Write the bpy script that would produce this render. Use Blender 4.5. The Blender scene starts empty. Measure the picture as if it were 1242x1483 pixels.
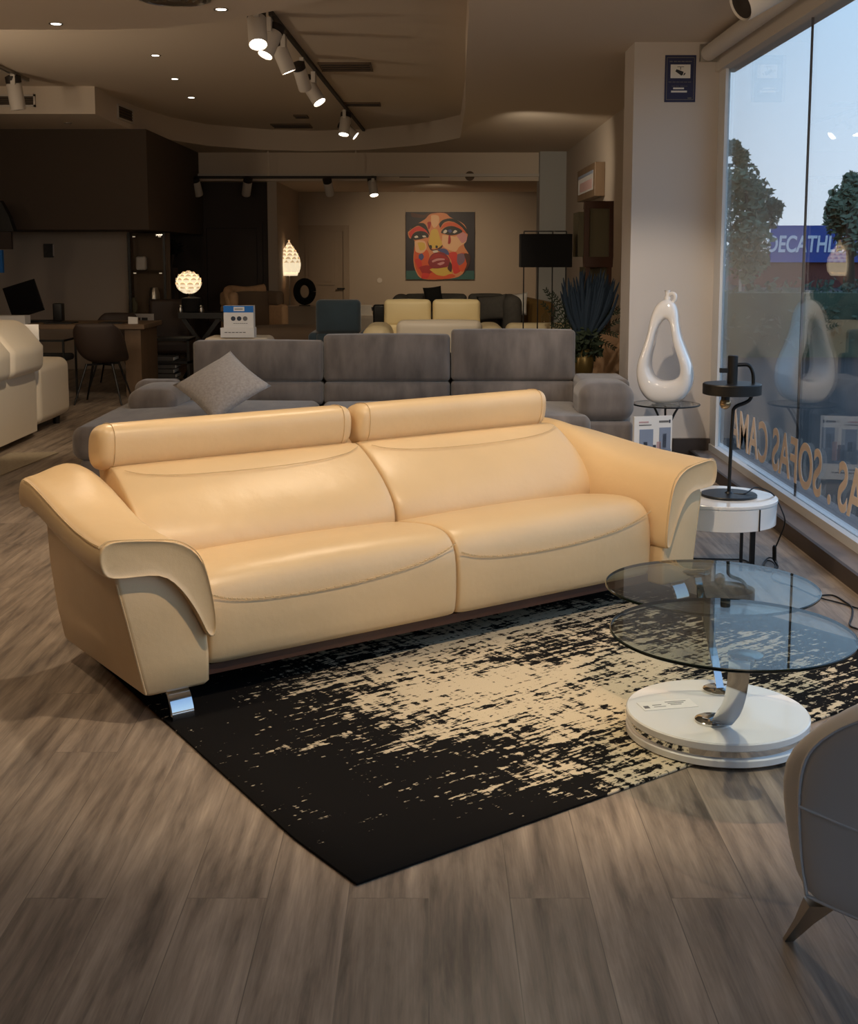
import bpy, bmesh, math, random
from mathutils import Vector, Matrix
from mathutils.geometry import tessellate_polygon
rnd = random.Random(7)
PI = math.pi
SC = bpy.context.scene
COL = SC.collection

# ------------------------------------------------------------------ camera
F, CX, CY, YH, H = 1800., 621., 600., 371., 1.5
TH = math.atan((CY-YH)/F)
cam = bpy.data.objects.new('camera', bpy.data.cameras.new('camera')); COL.objects.link(cam)
cam.location = (0, 0, H); cam.rotation_euler = (PI/2-TH, 0, 0)
cam.data.sensor_fit = 'VERTICAL'; cam.data.sensor_height = 36; cam.data.lens = F/1483*36
cam.data.shift_y = -(741.5-CY)/1483; cam.data.clip_start = .05; cam.data.clip_end = 400
SC.camera = cam

# ------------------------------------------------------------------ world, view
SC.view_settings.view_transform = 'Standard'; SC.view_settings.look = 'None'
SC.view_settings.exposure = 0.0; SC.view_settings.gamma = 1; SC.view_settings.use_curve_mapping = False
W = bpy.data.worlds.new('dusk_sky'); SC.world = W; W.use_nodes = True
nt = W.node_tree; nt.nodes.clear()
tc = nt.nodes.new('ShaderNodeTexCoord'); sp = nt.nodes.new('ShaderNodeSeparateXYZ')
rp = nt.nodes.new('ShaderNodeValToRGB'); bg = nt.nodes.new('ShaderNodeBackground'); ow = nt.nodes.new('ShaderNodeOutputWorld')
nt.links.new(tc.outputs['Generated'], sp.inputs[0]); nt.links.new(sp.outputs['Z'], rp.inputs[0])
nt.links.new(rp.outputs[0], bg.inputs[0]); nt.links.new(bg.outputs[0], ow.inputs[0])
e = rp.color_ramp.elements
e[0].position = 0.0; e[0].color = (.60, .66, .74, 1)
e[1].position = .20; e[1].color = (.42, .60, .80, 1)
n_ = e.new(.6); n_.color = (.26, .42, .68, 1)
bg.inputs['Strength'].default_value = 1.85

def lamp(name, loc, target, watts, col=(1, .77, .5), angle=70, blend=.6, size=.04):
    L = bpy.data.lights.new(name, 'SPOT'); L.energy = watts; L.color = col
    L.spot_size = math.radians(angle); L.spot_blend = blend; L.shadow_soft_size = size
    o = bpy.data.objects.new(name, L); COL.objects.link(o); o.location = loc
    o.rotation_euler = (Vector(target)-Vector(loc)).to_track_quat('-Z', 'Y').to_euler()
    return o
WARM = (1, .80, .57)
# ceiling spots of the showroom above and in front of the seating group
lamp('ceiling_spot', (.75, 3.0, 2.97), (.2, 4.6, .4), 175, WARM, 80)
lamp('ceiling_spot', (-1.5, 3.3, 2.97), (-.6, 4.6, .5), 75, WARM, 75)
lamp('ceiling_spot', (.4, 5.6, 2.97), (.5, 4.7, .3), 80, WARM, 95)
lamp('ceiling_spot', (-1.7, 7.4, 2.97), (-3.3, 10.0, .8), 230, WARM, 42)
lamp('ceiling_spot', (-.5, 7.0, 2.97), (-.3, 9.2, .7), 80, (1, .86, .72), 80)
lamp('ceiling_spot', (.9, 6.2, 2.97), (1.55, 8.6, .8), 150, (1, .86, .70), 42)
lamp('ceiling_spot', (-1.6, 6.2, 2.97), (-2.2, 5.5, 0), 115, WARM, 85)
lamp('ceiling_spot', (.1, 18.95, 2.5), (.1, 21.8, .7), 120, (1, .76, .5), 95, 1)
lamp('ceiling_spot', (.1, 13, 3.2), (.1, 15.6, .6), 130, (1, .82, .55), 60)
lamp('ceiling_spot', (.7, 12.8, 2.7), (1.95, 15.6, 2.2), 90, (1, .85, .65), 75, 1)
lamp('ceiling_spot', (-2.0, 11.5, 3.2), (-2.5, 13.5, .2), 40, WARM, 80)
lamp('ceiling_spot', (1.1, 3.0, 2.97), (.95, 3.75, .1), 80, WARM, 42)
lamp('ceiling_spot', (0, 11, 3.2), (.1, 12.9, .7), 70, (1, .86, .68), 55)
# unseen point lights without fixtures, added to lift the room's overall brightness
def add_fill(loc, watts, col=(1, .78, .54)):
    L = bpy.data.lights.new('fill_light', 'POINT'); L.energy = watts; L.color = col; L.shadow_soft_size = .12
    o = bpy.data.objects.new('fill_light', L); COL.objects.link(o); o.location = loc
add_fill((-5.2, 8.6, 2.35), 30); add_fill((-3.4, 5.0, 2.5), 30)
# unseen upward spots in mid-air, added only to brighten the ceiling
lamp('ceiling_fill', (-4.9, 9.5, 1.8), (-1.5, 12.0, 3.3), 90, (1, .80, .58), 120, 1, .15)
lamp('ceiling_fill', (-2.6, 4.0, 2.0), (-2.0, 7.4, 3.0), 60, (1, .80, .58), 120, 1, .15)
lamp('ceiling_fill', (1.2, 3.6, 2.1), (1.0, 8.0, 3.0), 75, (1, .80, .56), 120, 1, .15)

def P(x, y, Y):                     # the point at depth Y seen at photo pixel x, y
    a = (x-CX)/F; b = (y-CY)/F; c, s = math.cos(TH), math.sin(TH)
    d = (a, c-b*s, -s-b*c); t = Y/d[1]
    return Vector((d[0]*t, Y, H+d[2]*t))
def G(x, y, z=0.):                  # the point at height z seen at photo pixel x, y
    a = (x-CX)/F; b = (y-CY)/F; c, s = math.cos(TH), math.sin(TH)
    d = (a, c-b*s, -s-b*c); t = (z-H)/d[2]
    return Vector((d[0]*t, d[1]*t, z))

# ------------------------------------------------------------------ materials
def lin(h):
    h = h.lstrip('#'); v = [int(h[i:i+2], 16)/255 for i in (0, 2, 4)]
    return tuple(c/12.92 if c <= .04045 else ((c+.055)/1.055)**2.4 for c in v)+(1,)
def mat(name, col, rough=.5, metal=0, spec=.5, bump=0, bscale=200, vary=0, vscale=5, emit=0, coat=0, sheen=0, stretch=None):
    m = bpy.data.materials.new(name); m.use_nodes = True; t = m.node_tree; b = t.nodes['Principled BSDF']
    c = lin(col) if isinstance(col, str) else tuple(col)+(1,)
    b.inputs['Base Color'].default_value = c; b.inputs['Roughness'].default_value = rough
    b.inputs['Metallic'].default_value = metal; b.inputs['Specular IOR Level'].default_value = spec
    b.inputs['Coat Weight'].default_value = coat; b.inputs['Sheen Weight'].default_value = sheen
    if emit:
        b.inputs['Emission Color'].default_value = c; b.inputs['Emission Strength'].default_value = emit
    if bump or vary:
        co = t.nodes.new('ShaderNodeTexCoord'); src = co.outputs['Object']
        if stretch:
            mp = t.nodes.new('ShaderNodeMapping'); mp.inputs['Scale'].default_value = stretch
            t.links.new(src, mp.inputs[0]); src = mp.outputs[0]
    if vary:
        n = t.nodes.new('ShaderNodeTexNoise'); n.inputs['Scale'].default_value = vscale; n.inputs['Detail'].default_value = 5
        t.links.new(src, n.inputs[0])
        r = t.nodes.new('ShaderNodeMapRange'); r.inputs[1].default_value = .3; r.inputs[2].default_value = .7
        r.inputs[3].default_value = 1-vary; r.inputs[4].default_value = 1+vary
        t.links.new(n.outputs[0], r.inputs[0])
        mx = t.nodes.new('ShaderNodeVectorMath'); mx.operation = 'SCALE'; mx.inputs[0].default_value = c[:3]
        t.links.new(r.outputs[0], mx.inputs['Scale']); t.links.new(mx.outputs[0], b.inputs['Base Color'])
    if bump:
        n = t.nodes.new('ShaderNodeTexNoise'); n.inputs['Scale'].default_value = bscale; n.inputs['Detail'].default_value = 3
        t.links.new(src, n.inputs[0])
        bp = t.nodes.new('ShaderNodeBump'); bp.inputs['Strength'].default_value = bump; bp.inputs['Distance'].default_value = .004
        t.links.new(n.outputs[0], bp.inputs['Height']); t.links.new(bp.outputs[0], b.inputs['Normal'])
    return m
def glass_mat(name, tint, ior=1.5):
    m = bpy.data.materials.new(name); m.use_nodes = True; t = m.node_tree; t.nodes.clear()
    o = t.nodes.new('ShaderNodeOutputMaterial'); mx = t.nodes.new('ShaderNodeMixShader'); fr = t.nodes.new('ShaderNodeFresnel')
    fr.inputs[0].default_value = ior
    a = t.nodes.new('ShaderNodeBsdfTransparent'); a.inputs[0].default_value = tint+(1,)
    g = t.nodes.new('ShaderNodeBsdfGlossy'); g.inputs['Roughness'].default_value = 0.0
    geo = t.nodes.new('ShaderNodeNewGeometry')          # entering or leaving, the pane mirrors alike
    inv = t.nodes.new('ShaderNodeMapRange'); inv.inputs[3].default_value = ior; inv.inputs[4].default_value = ior
    t.links.new(geo.outputs['Backfacing'], inv.inputs[0]); 
    fl = t.nodes.new('ShaderNodeVectorMath'); fl.operation = 'SCALE'
    sg = t.nodes.new('ShaderNodeMapRange'); sg.inputs[3].default_value = 1; sg.inputs[4].default_value = 1
    t.links.new(geo.outputs['Backfacing'], sg.inputs[0])
    dt = t.nodes.new('ShaderNodeVectorMath'); dt.operation = 'DOT_PRODUCT'
    t.links.new(geo.outputs['Incoming'], dt.inputs[0]); t.links.new(geo.outputs['Normal'], dt.inputs[1])
    # Schlick: r0 + (1-r0)(1-|cos|)^5
    ab = t.nodes.new('ShaderNodeMath'); ab.operation = 'ABSOLUTE'; t.links.new(dt.outputs['Value'], ab.inputs[0])
    om = t.nodes.new('ShaderNodeMath'); om.operation = 'SUBTRACT'; om.inputs[0].default_value = 1; t.links.new(ab.outputs[0], om.inputs[1])
    pw = t.nodes.new('ShaderNodeMath'); pw.operation = 'POWER'; pw.inputs[1].default_value = 5; t.links.new(om.outputs[0], pw.inputs[0])
    r0 = ((ior-1)/(ior+1))**2
    ma = t.nodes.new('ShaderNodeMath'); ma.operation = 'MULTIPLY_ADD'; ma.inputs[1].default_value = 1-r0; ma.inputs[2].default_value = r0
    t.links.new(pw.outputs[0], ma.inputs[0])
    for n in (fr, inv, fl, sg): t.nodes.remove(n)
    t.links.new(ma.outputs[0], mx.inputs[0]); t.links.new(a.outputs[0], mx.inputs[1]); t.links.new(g.outputs[0], mx.inputs[2])
    t.links.new(mx.outputs[0], o.inputs[0])
    return m

M = {}
M['leather'] = mat('cream_leather', '#e0c194', .34, bump=.12, bscale=420, vary=.04, vscale=3)
t = M['leather'].node_tree; b = t.nodes['Principled BSDF']; n = t.nodes.new('ShaderNodeTexNoise'); n.inputs['Scale'].default_value = 7; n.inputs['Detail'].default_value = 4
bp = t.nodes.new('ShaderNodeBump'); bp.inputs['Strength'].default_value = .35; bp.inputs['Distance'].default_value = .012
t.links.new(t.nodes['Texture Coordinate'].outputs['Object'], n.inputs[0]); t.links.new(n.outputs[0], bp.inputs['Height'])
t.links.new(b.inputs['Normal'].links[0].from_socket, bp.inputs['Normal']); t.links.new(bp.outputs[0], b.inputs['Normal'])
M['stitch'] = mat('leather_stitch', '#d2b587', .6)
M['velvet'] = mat('grey_velvet', '#6f6660', .85, sheen=.45, vary=.30, vscale=5, bump=.15, bscale=300, stretch=(2.2, 1, .7))
M['velvet_dark'] = mat('grey_velvet_seam', '#4a4444', .9)
M['pillow'] = mat('light_grey_chenille', '#a39c97', .9, sheen=.4, vary=.15, vscale=70, bump=.5, bscale=220)
M['white_paint'] = mat('white_gloss_lacquer', '#f1efec', .12, coat=.4)
M['ceramic'] = mat('white_ceramic', '#f3ede7', .06, coat=1)
M['chrome'] = mat('chrome', '#d8d8d8', .07, metal=1)
M['steel'] = mat('brushed_steel', '#a9a49c', .3, metal=1)
M['black'] = mat('black_powder_coat', '#09090a', .42)
M['blackfab'] = mat('black_fabric', '#0d0c0d', .9)
M['wall'] = mat('wall_paint', '#b3a596', .9, bump=.05, bscale=150)
M['pillarp'] = mat('pillar_paint', '#cdc3ba', .9, bump=.05, bscale=150)
M['greywall'] = mat('cool_grey_wall', '#b3b3b0', .9)
M['ceil'] = mat('ceiling_paint', '#dacbb9', .95)
M['darkwall'] = mat('dark_taupe_wall', '#54473c', .9)
M['panel'] = mat('dark_brown_panel', '#3a2d26', .6)
M['doorp'] = mat('door_paint', '#a08f7e', .6)
M['grille'] = mat('grille_dark', '#29211c', .6)
M['trimw'] = mat('off_white_trim', '#cfc6bc', .6)
M['alu'] = mat('window_frame_white', '#d9d6d2', .4)
M['kerbtop'] = mat('sill_stone', '#857a74', .7, vary=.12, vscale=8, stretch=(2, .6, 1))
M['kerbface'] = mat('sill_front_brown', '#4b3f38', .6)
M['cream'] = mat('cream_leather_pale', '#d9c79d', .5, bump=.08, bscale=300)
M['ivory'] = mat('ivory_leather', '#e0d3bd', .45, bump=.08, bscale=300)
M['teal'] = mat('petrol_blue_velvet', '#2a3c47', .85, sheen=.4, vary=.1)
M['darkgrey'] = mat('charcoal_fabric', '#4b4845', .9, vary=.1, vscale=20)
M['taupe'] = mat('taupe_fabric', '#6b5a4a', .9)
M['beige'] = mat('beige_fabric', '#b1906f', .9, vary=.08, vscale=30)
M['mustard'] = mat('mustard_velvet', '#7a5c2a', .85, sheen=.3)
M['white_chair'] = mat('grey_white_leather', '#dcdddf', .55, bump=.06, bscale=300)
M['oak'] = mat('oak_wood', '#735c45', .55, vary=.15, vscale=6, stretch=(1, 1, .15))
M['walnut'] = mat('walnut_wood', '#4a2c1c', .5, vary=.15, vscale=6, stretch=(1, 1, .15))
M['olive'] = mat('olive_grey_fabric', '#6d6752', .9)
M['gold'] = mat('antique_gold_glaze', '#6f5c33', .3, metal=.6)
M['pampas'] = mat('navy_dried_grass', '#22303e', .95)
M['fern'] = mat('dark_green_fern', '#25301d', .7)
M['leaf'] = mat('tree_leaf', '#66735a', .8, vary=.3, vscale=1.5)
M['bark'] = mat('tree_bark', '#4a4238', .9)
M['hedge'] = mat('hedge_leaf', '#4c5a47', .9, vary=.3, vscale=2)
M['asphalt'] = mat('asphalt', '#353432', .95, vary=.1, vscale=2)
M['brick'] = mat('brick_red_wall', '#6d3f38', .9)
M['signblue'] = mat('sign_blue', '#2b4fa0', .6)
M['signwhite'] = mat('sign_letter_white', '#dfe6f0', .6)
M['vinyl'] = mat('peach_vinyl', '#f6e0cc', .7)
M['paper'] = mat('white_paper', '#e9e5df', .8)
M['ink'] = mat('grey_ink', '#6f6c6a', .8)
M['navy'] = mat('navy_print', '#20254f', .6)
M['blue'] = mat('blue_print', '#1b72c4', .6)
M['photoblue'] = mat('photo_grey_blue', '#8792a6', .6)
M['photodark'] = mat('photo_dark', '#353b4a', .6)
M['photopink'] = mat('photo_pink', '#c4a2a0', .6)
M['glow'] = mat('lamp_disc', (1, .93, .8), .5, emit=9)
M['petal'] = mat('lit_petal', (1, .83, .56), .8, emit=.85)
M['petal_rim'] = mat('lit_petal_rim', (1, .70, .40), .8, emit=.48)
M['core'] = mat('lit_bulb', (1, .62, .30), .8, emit=.30)
M['bulbglass'] = mat('amber_bulb_glass', (.55, .38, .2), .06, metal=.6)
M['screen'] = mat('screen_black', '#07070a', .15)
M['rugpale'] = mat('pale_flat_rug', '#a99b84', .95, vary=.1, vscale=60)
M['glass'] = glass_mat('clear_table_glass', (.80, .85, .84), 1.6)
M['glassedge'] = mat('dark_green_glass_edge', '#0e1a16', .12)
M['window'] = glass_mat('window_glass', (.93, .95, .96), 1.65)
M['shopglass'] = glass_mat('display_glass', (.9, .93, .92), 1.5)

def floor_mat():
    m = bpy.data.materials.new('grey_oak_planks'); m.use_nodes = True; t = m.node_tree; b = t.nodes['Principled BSDF']
    N = t.nodes.new; L = t.links.new
    co = N('ShaderNodeTexCoord'); s = N('ShaderNodeSeparateXYZ'); L(co.outputs['Object'], s.inputs[0])
    cb = N('ShaderNodeCombineXYZ'); L(s.outputs['Y'], cb.inputs[0]); L(s.outputs['X'], cb.inputs[1])
    br = N('ShaderNodeTexBrick'); br.inputs['Scale'].default_value = 1; br.inputs['Brick Width'].default_value = 1.38
    br.inputs['Row Height'].default_value = .19; br.inputs['Mortar Size'].default_value = .0012; br.inputs['Mortar Smooth'].default_value = .1
    br.inputs['Color1'].default_value = (0, 0, 0, 1); br.inputs['Color2'].default_value = (1, 1, 1, 1); br.inputs['Mortar'].default_value = (.5, .5, .5, 1)
    br.offset = .37; br.inputs['Bias'].default_value = 0
    L(cb.outputs[0], br.inputs['Vector'])
    # every plank shifts its own grain
    ad = N('ShaderNodeVectorMath'); ad.operation = 'MULTIPLY_ADD'; ad.inputs[1].default_value = (7, 3, 5)
    L(br.outputs['Color'], ad.inputs[0]); L(cb.outputs[0], ad.inputs[2])
    mp = N('ShaderNodeMapping'); mp.inputs['Scale'].default_value = (1.1, 9, 1); L(ad.outputs[0], mp.inputs[0])
    n1 = N('ShaderNodeTexNoise'); n1.inputs['Scale'].default_value = 1.6; n1.inputs['Detail'].default_value = 8; n1.inputs['Distortion'].default_value = .35
    n1.inputs['Roughness'].default_value = .62; L(mp.outputs[0], n1.inputs[0])
    mp2 = N('ShaderNodeMapping'); mp2.inputs['Scale'].default_value = (4, 90, 1); L(ad.outputs[0], mp2.inputs[0])
    n2 = N('ShaderNodeTexNoise'); n2.inputs['Scale'].default_value = 2; n2.inputs['Detail'].default_value = 4; L(mp2.outputs[0], n2.inputs[0])
    wv = N('ShaderNodeTexWave'); wv.wave_type = 'BANDS'; wv.bands_direction = 'Y'; wv.inputs['Scale'].default_value = 2.2; wv.inputs['Distortion'].default_value = 7; wv.inputs['Detail'].default_value = 3; wv.inputs['Detail Scale'].default_value = .8
    mp3 = N('ShaderNodeMapping'); mp3.inputs['Scale'].default_value = (.75, 3.2, 1); L(ad.outputs[0], mp3.inputs[0]); L(mp3.outputs[0], wv.inputs['Vector'])
    wm = N('ShaderNodeMath'); wm.operation = 'MULTIPLY_ADD'; wm.inputs[1].default_value = .06; L(wv.outputs['Fac'], wm.inputs[0])
    ws_ = N('ShaderNodeMath'); ws_.operation = 'SUBTRACT'; ws_.inputs[1].default_value = .03; L(n1.outputs[0], ws_.inputs[0]); L(ws_.outputs[0], wm.inputs[2])
    r = N('ShaderNodeValToRGB'); L(wm.outputs[0], r.inputs[0])
    e = r.color_ramp.elements; e[0].position = .30; e[0].color = lin('#5c5148'); e[1].position = .70; e[1].color = lin('#ab9a88')
    x = e.new(.48); x.color = lin('#8c7d6e')
    hs = N('ShaderNodeMapRange'); hs.inputs[3].default_value = .86; hs.inputs[4].default_value = 1.12; L(br.outputs['Color'], hs.inputs[0])
    h2 = N('ShaderNodeMapRange'); h2.inputs[1].default_value = .3; h2.inputs[2].default_value = .7; h2.inputs[3].default_value = .86; h2.inputs[4].default_value = 1.1; L(n2.outputs[0], h2.inputs[0])
    mu = N('ShaderNodeMath'); mu.operation = 'MULTIPLY'; L(hs.outputs[0], mu.inputs[0]); L(h2.outputs[0], mu.inputs[1])
    mo = N('ShaderNodeMapRange'); mo.inputs[3].default_value = 1; mo.inputs[4].default_value = .6; L(br.outputs['Fac'], mo.inputs[0])
    mu2 = N('ShaderNodeMath'); mu2.operation = 'MULTIPLY'; L(mu.outputs[0], mu2.inputs[0]); L(mo.outputs[0], mu2.inputs[1])
    sc = N('ShaderNodeVectorMath'); sc.operation = 'SCALE'; L(r.outputs[0], sc.inputs[0]); L(mu2.outputs[0], sc.inputs['Scale'])
    L(sc.outputs[0], b.inputs['Base Color']); b.inputs['Roughness'].default_value = .42; b.inputs['Specular IOR Level'].default_value = .35
    bp = N('ShaderNodeBump'); bp.inputs['Strength'].default_value = .12; bp.inputs['Distance'].default_value = .003; L(n1.outputs[0], bp.inputs['Height']); L(bp.outputs[0], b.inputs['Normal'])
    return m
M['floor'] = floor_mat()

def rug_mat(lu, lv):
    m = bpy.data.materials.new('black_cream_distressed_rug'); m.use_nodes = True; t = m.node_tree; b = t.nodes['Principled BSDF']
    N = t.nodes.new; L = t.links.new
    co = N('ShaderNodeTexCoord'); src = co.outputs['Object']
    def noise(scale, sc=1, det=4, dist=0, rough=.5):
        mp = N('ShaderNodeMapping'); mp.inputs['Scale'].default_value = scale; L(src, mp.inputs[0])
        n = N('ShaderNodeTexNoise'); n.inputs['Scale'].default_value = sc; n.inputs['Detail'].default_value = det
        n.inputs['Distortion'].default_value = dist; n.inputs['Roughness'].default_value = rough; L(mp.outputs[0], n.inputs[0]); return n.outputs[0]
    def mth(op, a, b_, c=None):
        n = N('ShaderNodeMath'); n.operation = op
        for i, v in enumerate((a, b_, c)):
            if v is None: continue
            if isinstance(v, (int, float)): n.inputs[i].default_value = v
            else: L(v, n.inputs[i])
        return n.outputs[0]
    s = N('ShaderNodeSeparateXYZ'); L(src, s.inputs[0]); u, v = s.outputs['X'], s.outputs['Y']
    # woven motif: worn bright in the middle of the rug, dark along its ends
    du = mth('DIVIDE', mth('SUBTRACT', u, 1.42), .98); dv = mth('DIVIDE', mth('SUBTRACT', v, .85), 1.2)
    d2 = mth('ADD', mth('MULTIPLY', du, du), mth('MULTIPLY', dv, dv))
    fall = mth('MAXIMUM', mth('SUBTRACT', .36, mth('MULTIPLY', d2, .40)), -.27)
    st = noise((6.5, 34, 1), 1, 5, .3, .68); st2 = noise((26, 70, 1), 1, 3, 0, .6); big = noise((1.5, 3.4, 1), 1, 4, .4); vert = noise((50, 6, 1), 1, 3)
    k = mth('ADD', mth('MULTIPLY', st, 2.1), mth('MULTIPLY', big, 1.3))
    k = mth('ADD', k, mth('MULTIPLY', st2, 1.2)); k = mth('ADD', k, mth('MULTIPLY', vert, 1.0))
    k = mth('ADD', mth('SUBTRACT', k, 2.945), fall)
    rp = N('ShaderNodeMapRange'); rp.inputs[1].default_value = .0; rp.inputs[2].default_value = .10; L(k, rp.inputs[0])
    fine = noise((300, 300, 1), 1, 2)
    mx = N('ShaderNodeMix'); mx.data_type = 'RGBA'; L(rp.outputs[0], mx.inputs[0])
    mx.inputs[6].default_value = lin('#161413'); mx.inputs[7].default_value = lin('#cfc0a4')
    fr = N('ShaderNodeMapRange'); fr.inputs[3].default_value = .72; fr.inputs[4].default_value = 1.2; L(fine, fr.inputs[0])
    sc = N('ShaderNodeVectorMath'); sc.operation = 'SCALE'; L(mx.outputs[2], sc.inputs[0]); L(fr.outputs[0], sc.inputs['Scale'])
    L(sc.outputs[0], b.inputs['Base Color']); b.inputs['Roughness'].default_value = .95; b.inputs['Specular IOR Level'].default_value = .1
    bp = N('ShaderNodeBump'); bp.inputs['Strength'].default_value = .5; bp.inputs['Distance'].default_value = .004; L(rp.outputs[0], bp.inputs['Height']); L(bp.outputs[0], b.inputs['Normal'])
    return m

# ------------------------------------------------------------------ mesh helpers
class MB:
    def __init__(s): s.v = []; s.f = []; s.mi = []; s.T = Matrix()
    def add(s, vs, fs, mi=0):
        k = len(s.v); s.v += [s.T @ Vector(p) for p in vs]; s.f += [tuple(i+k for i in f) for f in fs]; s.mi += [mi]*len(fs); return s
def at(loc=(0, 0, 0), rx=0, ry=0, rz=0):
    return Matrix.Translation(loc) @ Matrix.Rotation(rz, 4, 'Z') @ Matrix.Rotation(ry, 4, 'Y') @ Matrix.Rotation(rx, 4, 'X')
def box(mb, a, b, mi=0):
    x0, y0, z0 = a; x1, y1, z1 = b
    mb.add([(x0, y0, z0), (x1, y0, z0), (x1, y1, z0), (x0, y1, z0), (x0, y0, z1), (x1, y0, z1), (x1, y1, z1), (x0, y1, z1)],
           [(0, 3, 2, 1), (4, 5, 6, 7), (0, 1, 5, 4), (1, 2, 6, 5), (2, 3, 7, 6), (3, 0, 4, 7)], mi); return mb
def loft(mb, rings, caps=True, closed=True, mi=0):
    n = len(rings[0]); vs = [p for r in rings for p in r]; fs = []
    for i in range(len(rings)-1):
        for j in range(n if closed else n-1):
            k = (j+1) % n; fs.append((i*n+j, i*n+k, (i+1)*n+k, (i+1)*n+j))
    if caps and closed:
        fs.append(tuple(range(n))[::-1]); fs.append(tuple((len(rings)-1)*n+j for j in range(n)))
    mb.add(vs, fs, mi); return mb
def lathe(mb, prof, n=32, c=(0, 0, 0), mi=0, caps=True):
    rings = [[(c[0]+r*math.cos(2*PI*j/n), c[1]+r*math.sin(2*PI*j/n), c[2]+z) for j in range(n)] for r, z in prof]
    return loft(mb, rings, caps, True, mi)
def smooth_path(pts, k=6):
    pts = [Vector(p) for p in pts]; out = []
    for i in range(len(pts)-1):
        p0 = pts[max(i-1, 0)]; p1 = pts[i]; p2 = pts[i+1]; p3 = pts[min(i+2, len(pts)-1)]
        for j in range(k):
            t = j/k; out.append(.5*((2*p1)+(p2-p0)*t+(2*p0-5*p1+4*p2-p3)*t*t+(3*p1-p0-3*p2+p3)*t**3))
    return out+[pts[-1]]
def tube(mb, pts, r, n=8, mi=0, flat=None):
    pts = [Vector(p) for p in pts]; rings = []; up = None
    for i, p in enumerate(pts):
        d = (pts[min(i+1, len(pts)-1)]-pts[max(i-1, 0)]).normalized()
        if up is None: up = d.orthogonal().normalized() if flat is None else Vector(flat)
        up = (up-d*up.dot(d)).normalized(); si = d.cross(up)
        rr = r[i] if isinstance(r, (list, tuple)) else r
        if isinstance(rr, tuple): ra, rb_ = rr
        else: ra = rb_ = rr
        rings.append([p+up*ra*math.cos(2*PI*j/n)+si*rb_*math.sin(2*PI*j/n) for j in range(n)])
    return loft(mb, rings, True, True, mi)
def bar(mb, a, b, w, h=None, mi=0, up=(0, 0, 1)):
    a, b = Vector(a), Vector(b); d = (b-a).normalized(); u = Vector(up)
    if abs(d.dot(u)) > .98: u = Vector((0, 1, 0))
    s = d.cross(u).normalized()*w/2; t = s.cross(d).normalized()*(h or w)/2
    loft(mb, [[p-s-t, p+s-t, p+s+t, p-s+t] for p in (a, b)], True, True, mi); return mb
def prism(mb, poly, a, b, axis='z', mi=0):     # polygon pushed from a to b along an axis
    def q(p, t): return {'z': (p[0], p[1], t), 'y': (p[0], t, p[1]), 'x': (t, p[0], p[1])}[axis]
    n = len(poly); tri = tessellate_polygon([[Vector((p[0], p[1], 0)) for p in poly]])
    fs = [tuple(t) for t in tri]+[tuple(i+n for i in t[::-1]) for t in tri]+[(i, (i+1) % n, (i+1) % n+n, i+n) for i in range(n)]
    mb.add([q(p, a) for p in poly]+[q(p, b) for p in poly], fs, mi); return mb
def rb(mb, c, size, r, puff=(0, 0, 0), nf=6, seg=4, warp=None, rot=None, mi=0):   # rounded, optionally puffed block
    h = [s/2 for s in size]; r = min(r, min(h)*.999); ax = []
    for k in range(3):
        f = h[k]-r; a = [f+r*math.tan(PI/4*i/seg) for i in range(1, seg+1)]
        m_ = [-f+2*f*i/nf for i in range(nf+1)]; ax.append([-x for x in a[::-1]]+m_+a)
    R = rot or Matrix(); c = Vector(c)
    for k in range(3):
        i, j = (k+1) % 3, (k+2) % 3
        for sg in (-1, 1):
            vs = []; A, B = ax[i], ax[j]
            for s in A:
                for t in B:
                    p = [0, 0, 0]; p[i] = s; p[j] = t; p[k] = sg*h[k]
                    q = Vector([max(-(h[w]-r), min(h[w]-r, p[w])) for w in range(3)])
                    o = q+(Vector(p)-q).normalized()*r
                    X = [o[w]/h[w] for w in range(3)]
                    for w in range(3):
                        if puff[w]: o[w] += puff[w]*X[w]*(1-X[(w+1) % 3]**2)*(1-X[(w+2) % 3]**2)
                    if warp: o = Vector(warp(*o))
                    vs.append(c+R.to_3x3() @ o)
            nb = len(B); fs = []
            for a_ in range(len(A)-1):
                for b_ in range(nb-1):
                    f = (a_*nb+b_, (a_+1)*nb+b_, (a_+1)*nb+b_+1, a_*nb+b_+1); fs.append(f if sg > 0 else f[::-1])
            mb.add(vs, fs, mi)
    return mb
def pillow(mb, w, h, t, n=14, c=(0, 0, 0), rot=None, mi=0):
    R = (rot or Matrix()).to_3x3(); c = Vector(c)
    for sg in (1, -1):
        vs = []
        for i in range(n+1):
            for j in range(n+1):
                x = -1+2*i/n; y = -1+2*j/n
                px = x*(1-.07*(1-y*y)); py = y*(1-.07*(1-x*x))
                z = sg*t/2*(max(0, (1-x**2)*(1-y**2)))**.55
                vs.append(c+R @ Vector((px*w/2, py*h/2, z)))
        fs = [(i*(n+1)+j, (i+1)*(n+1)+j, (i+1)*(n+1)+j+1, i*(n+1)+j+1) for i in range(n) for j in range(n)]
        mb.add(vs, [f if sg > 0 else f[::-1] for f in fs], mi)
    return mb

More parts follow.
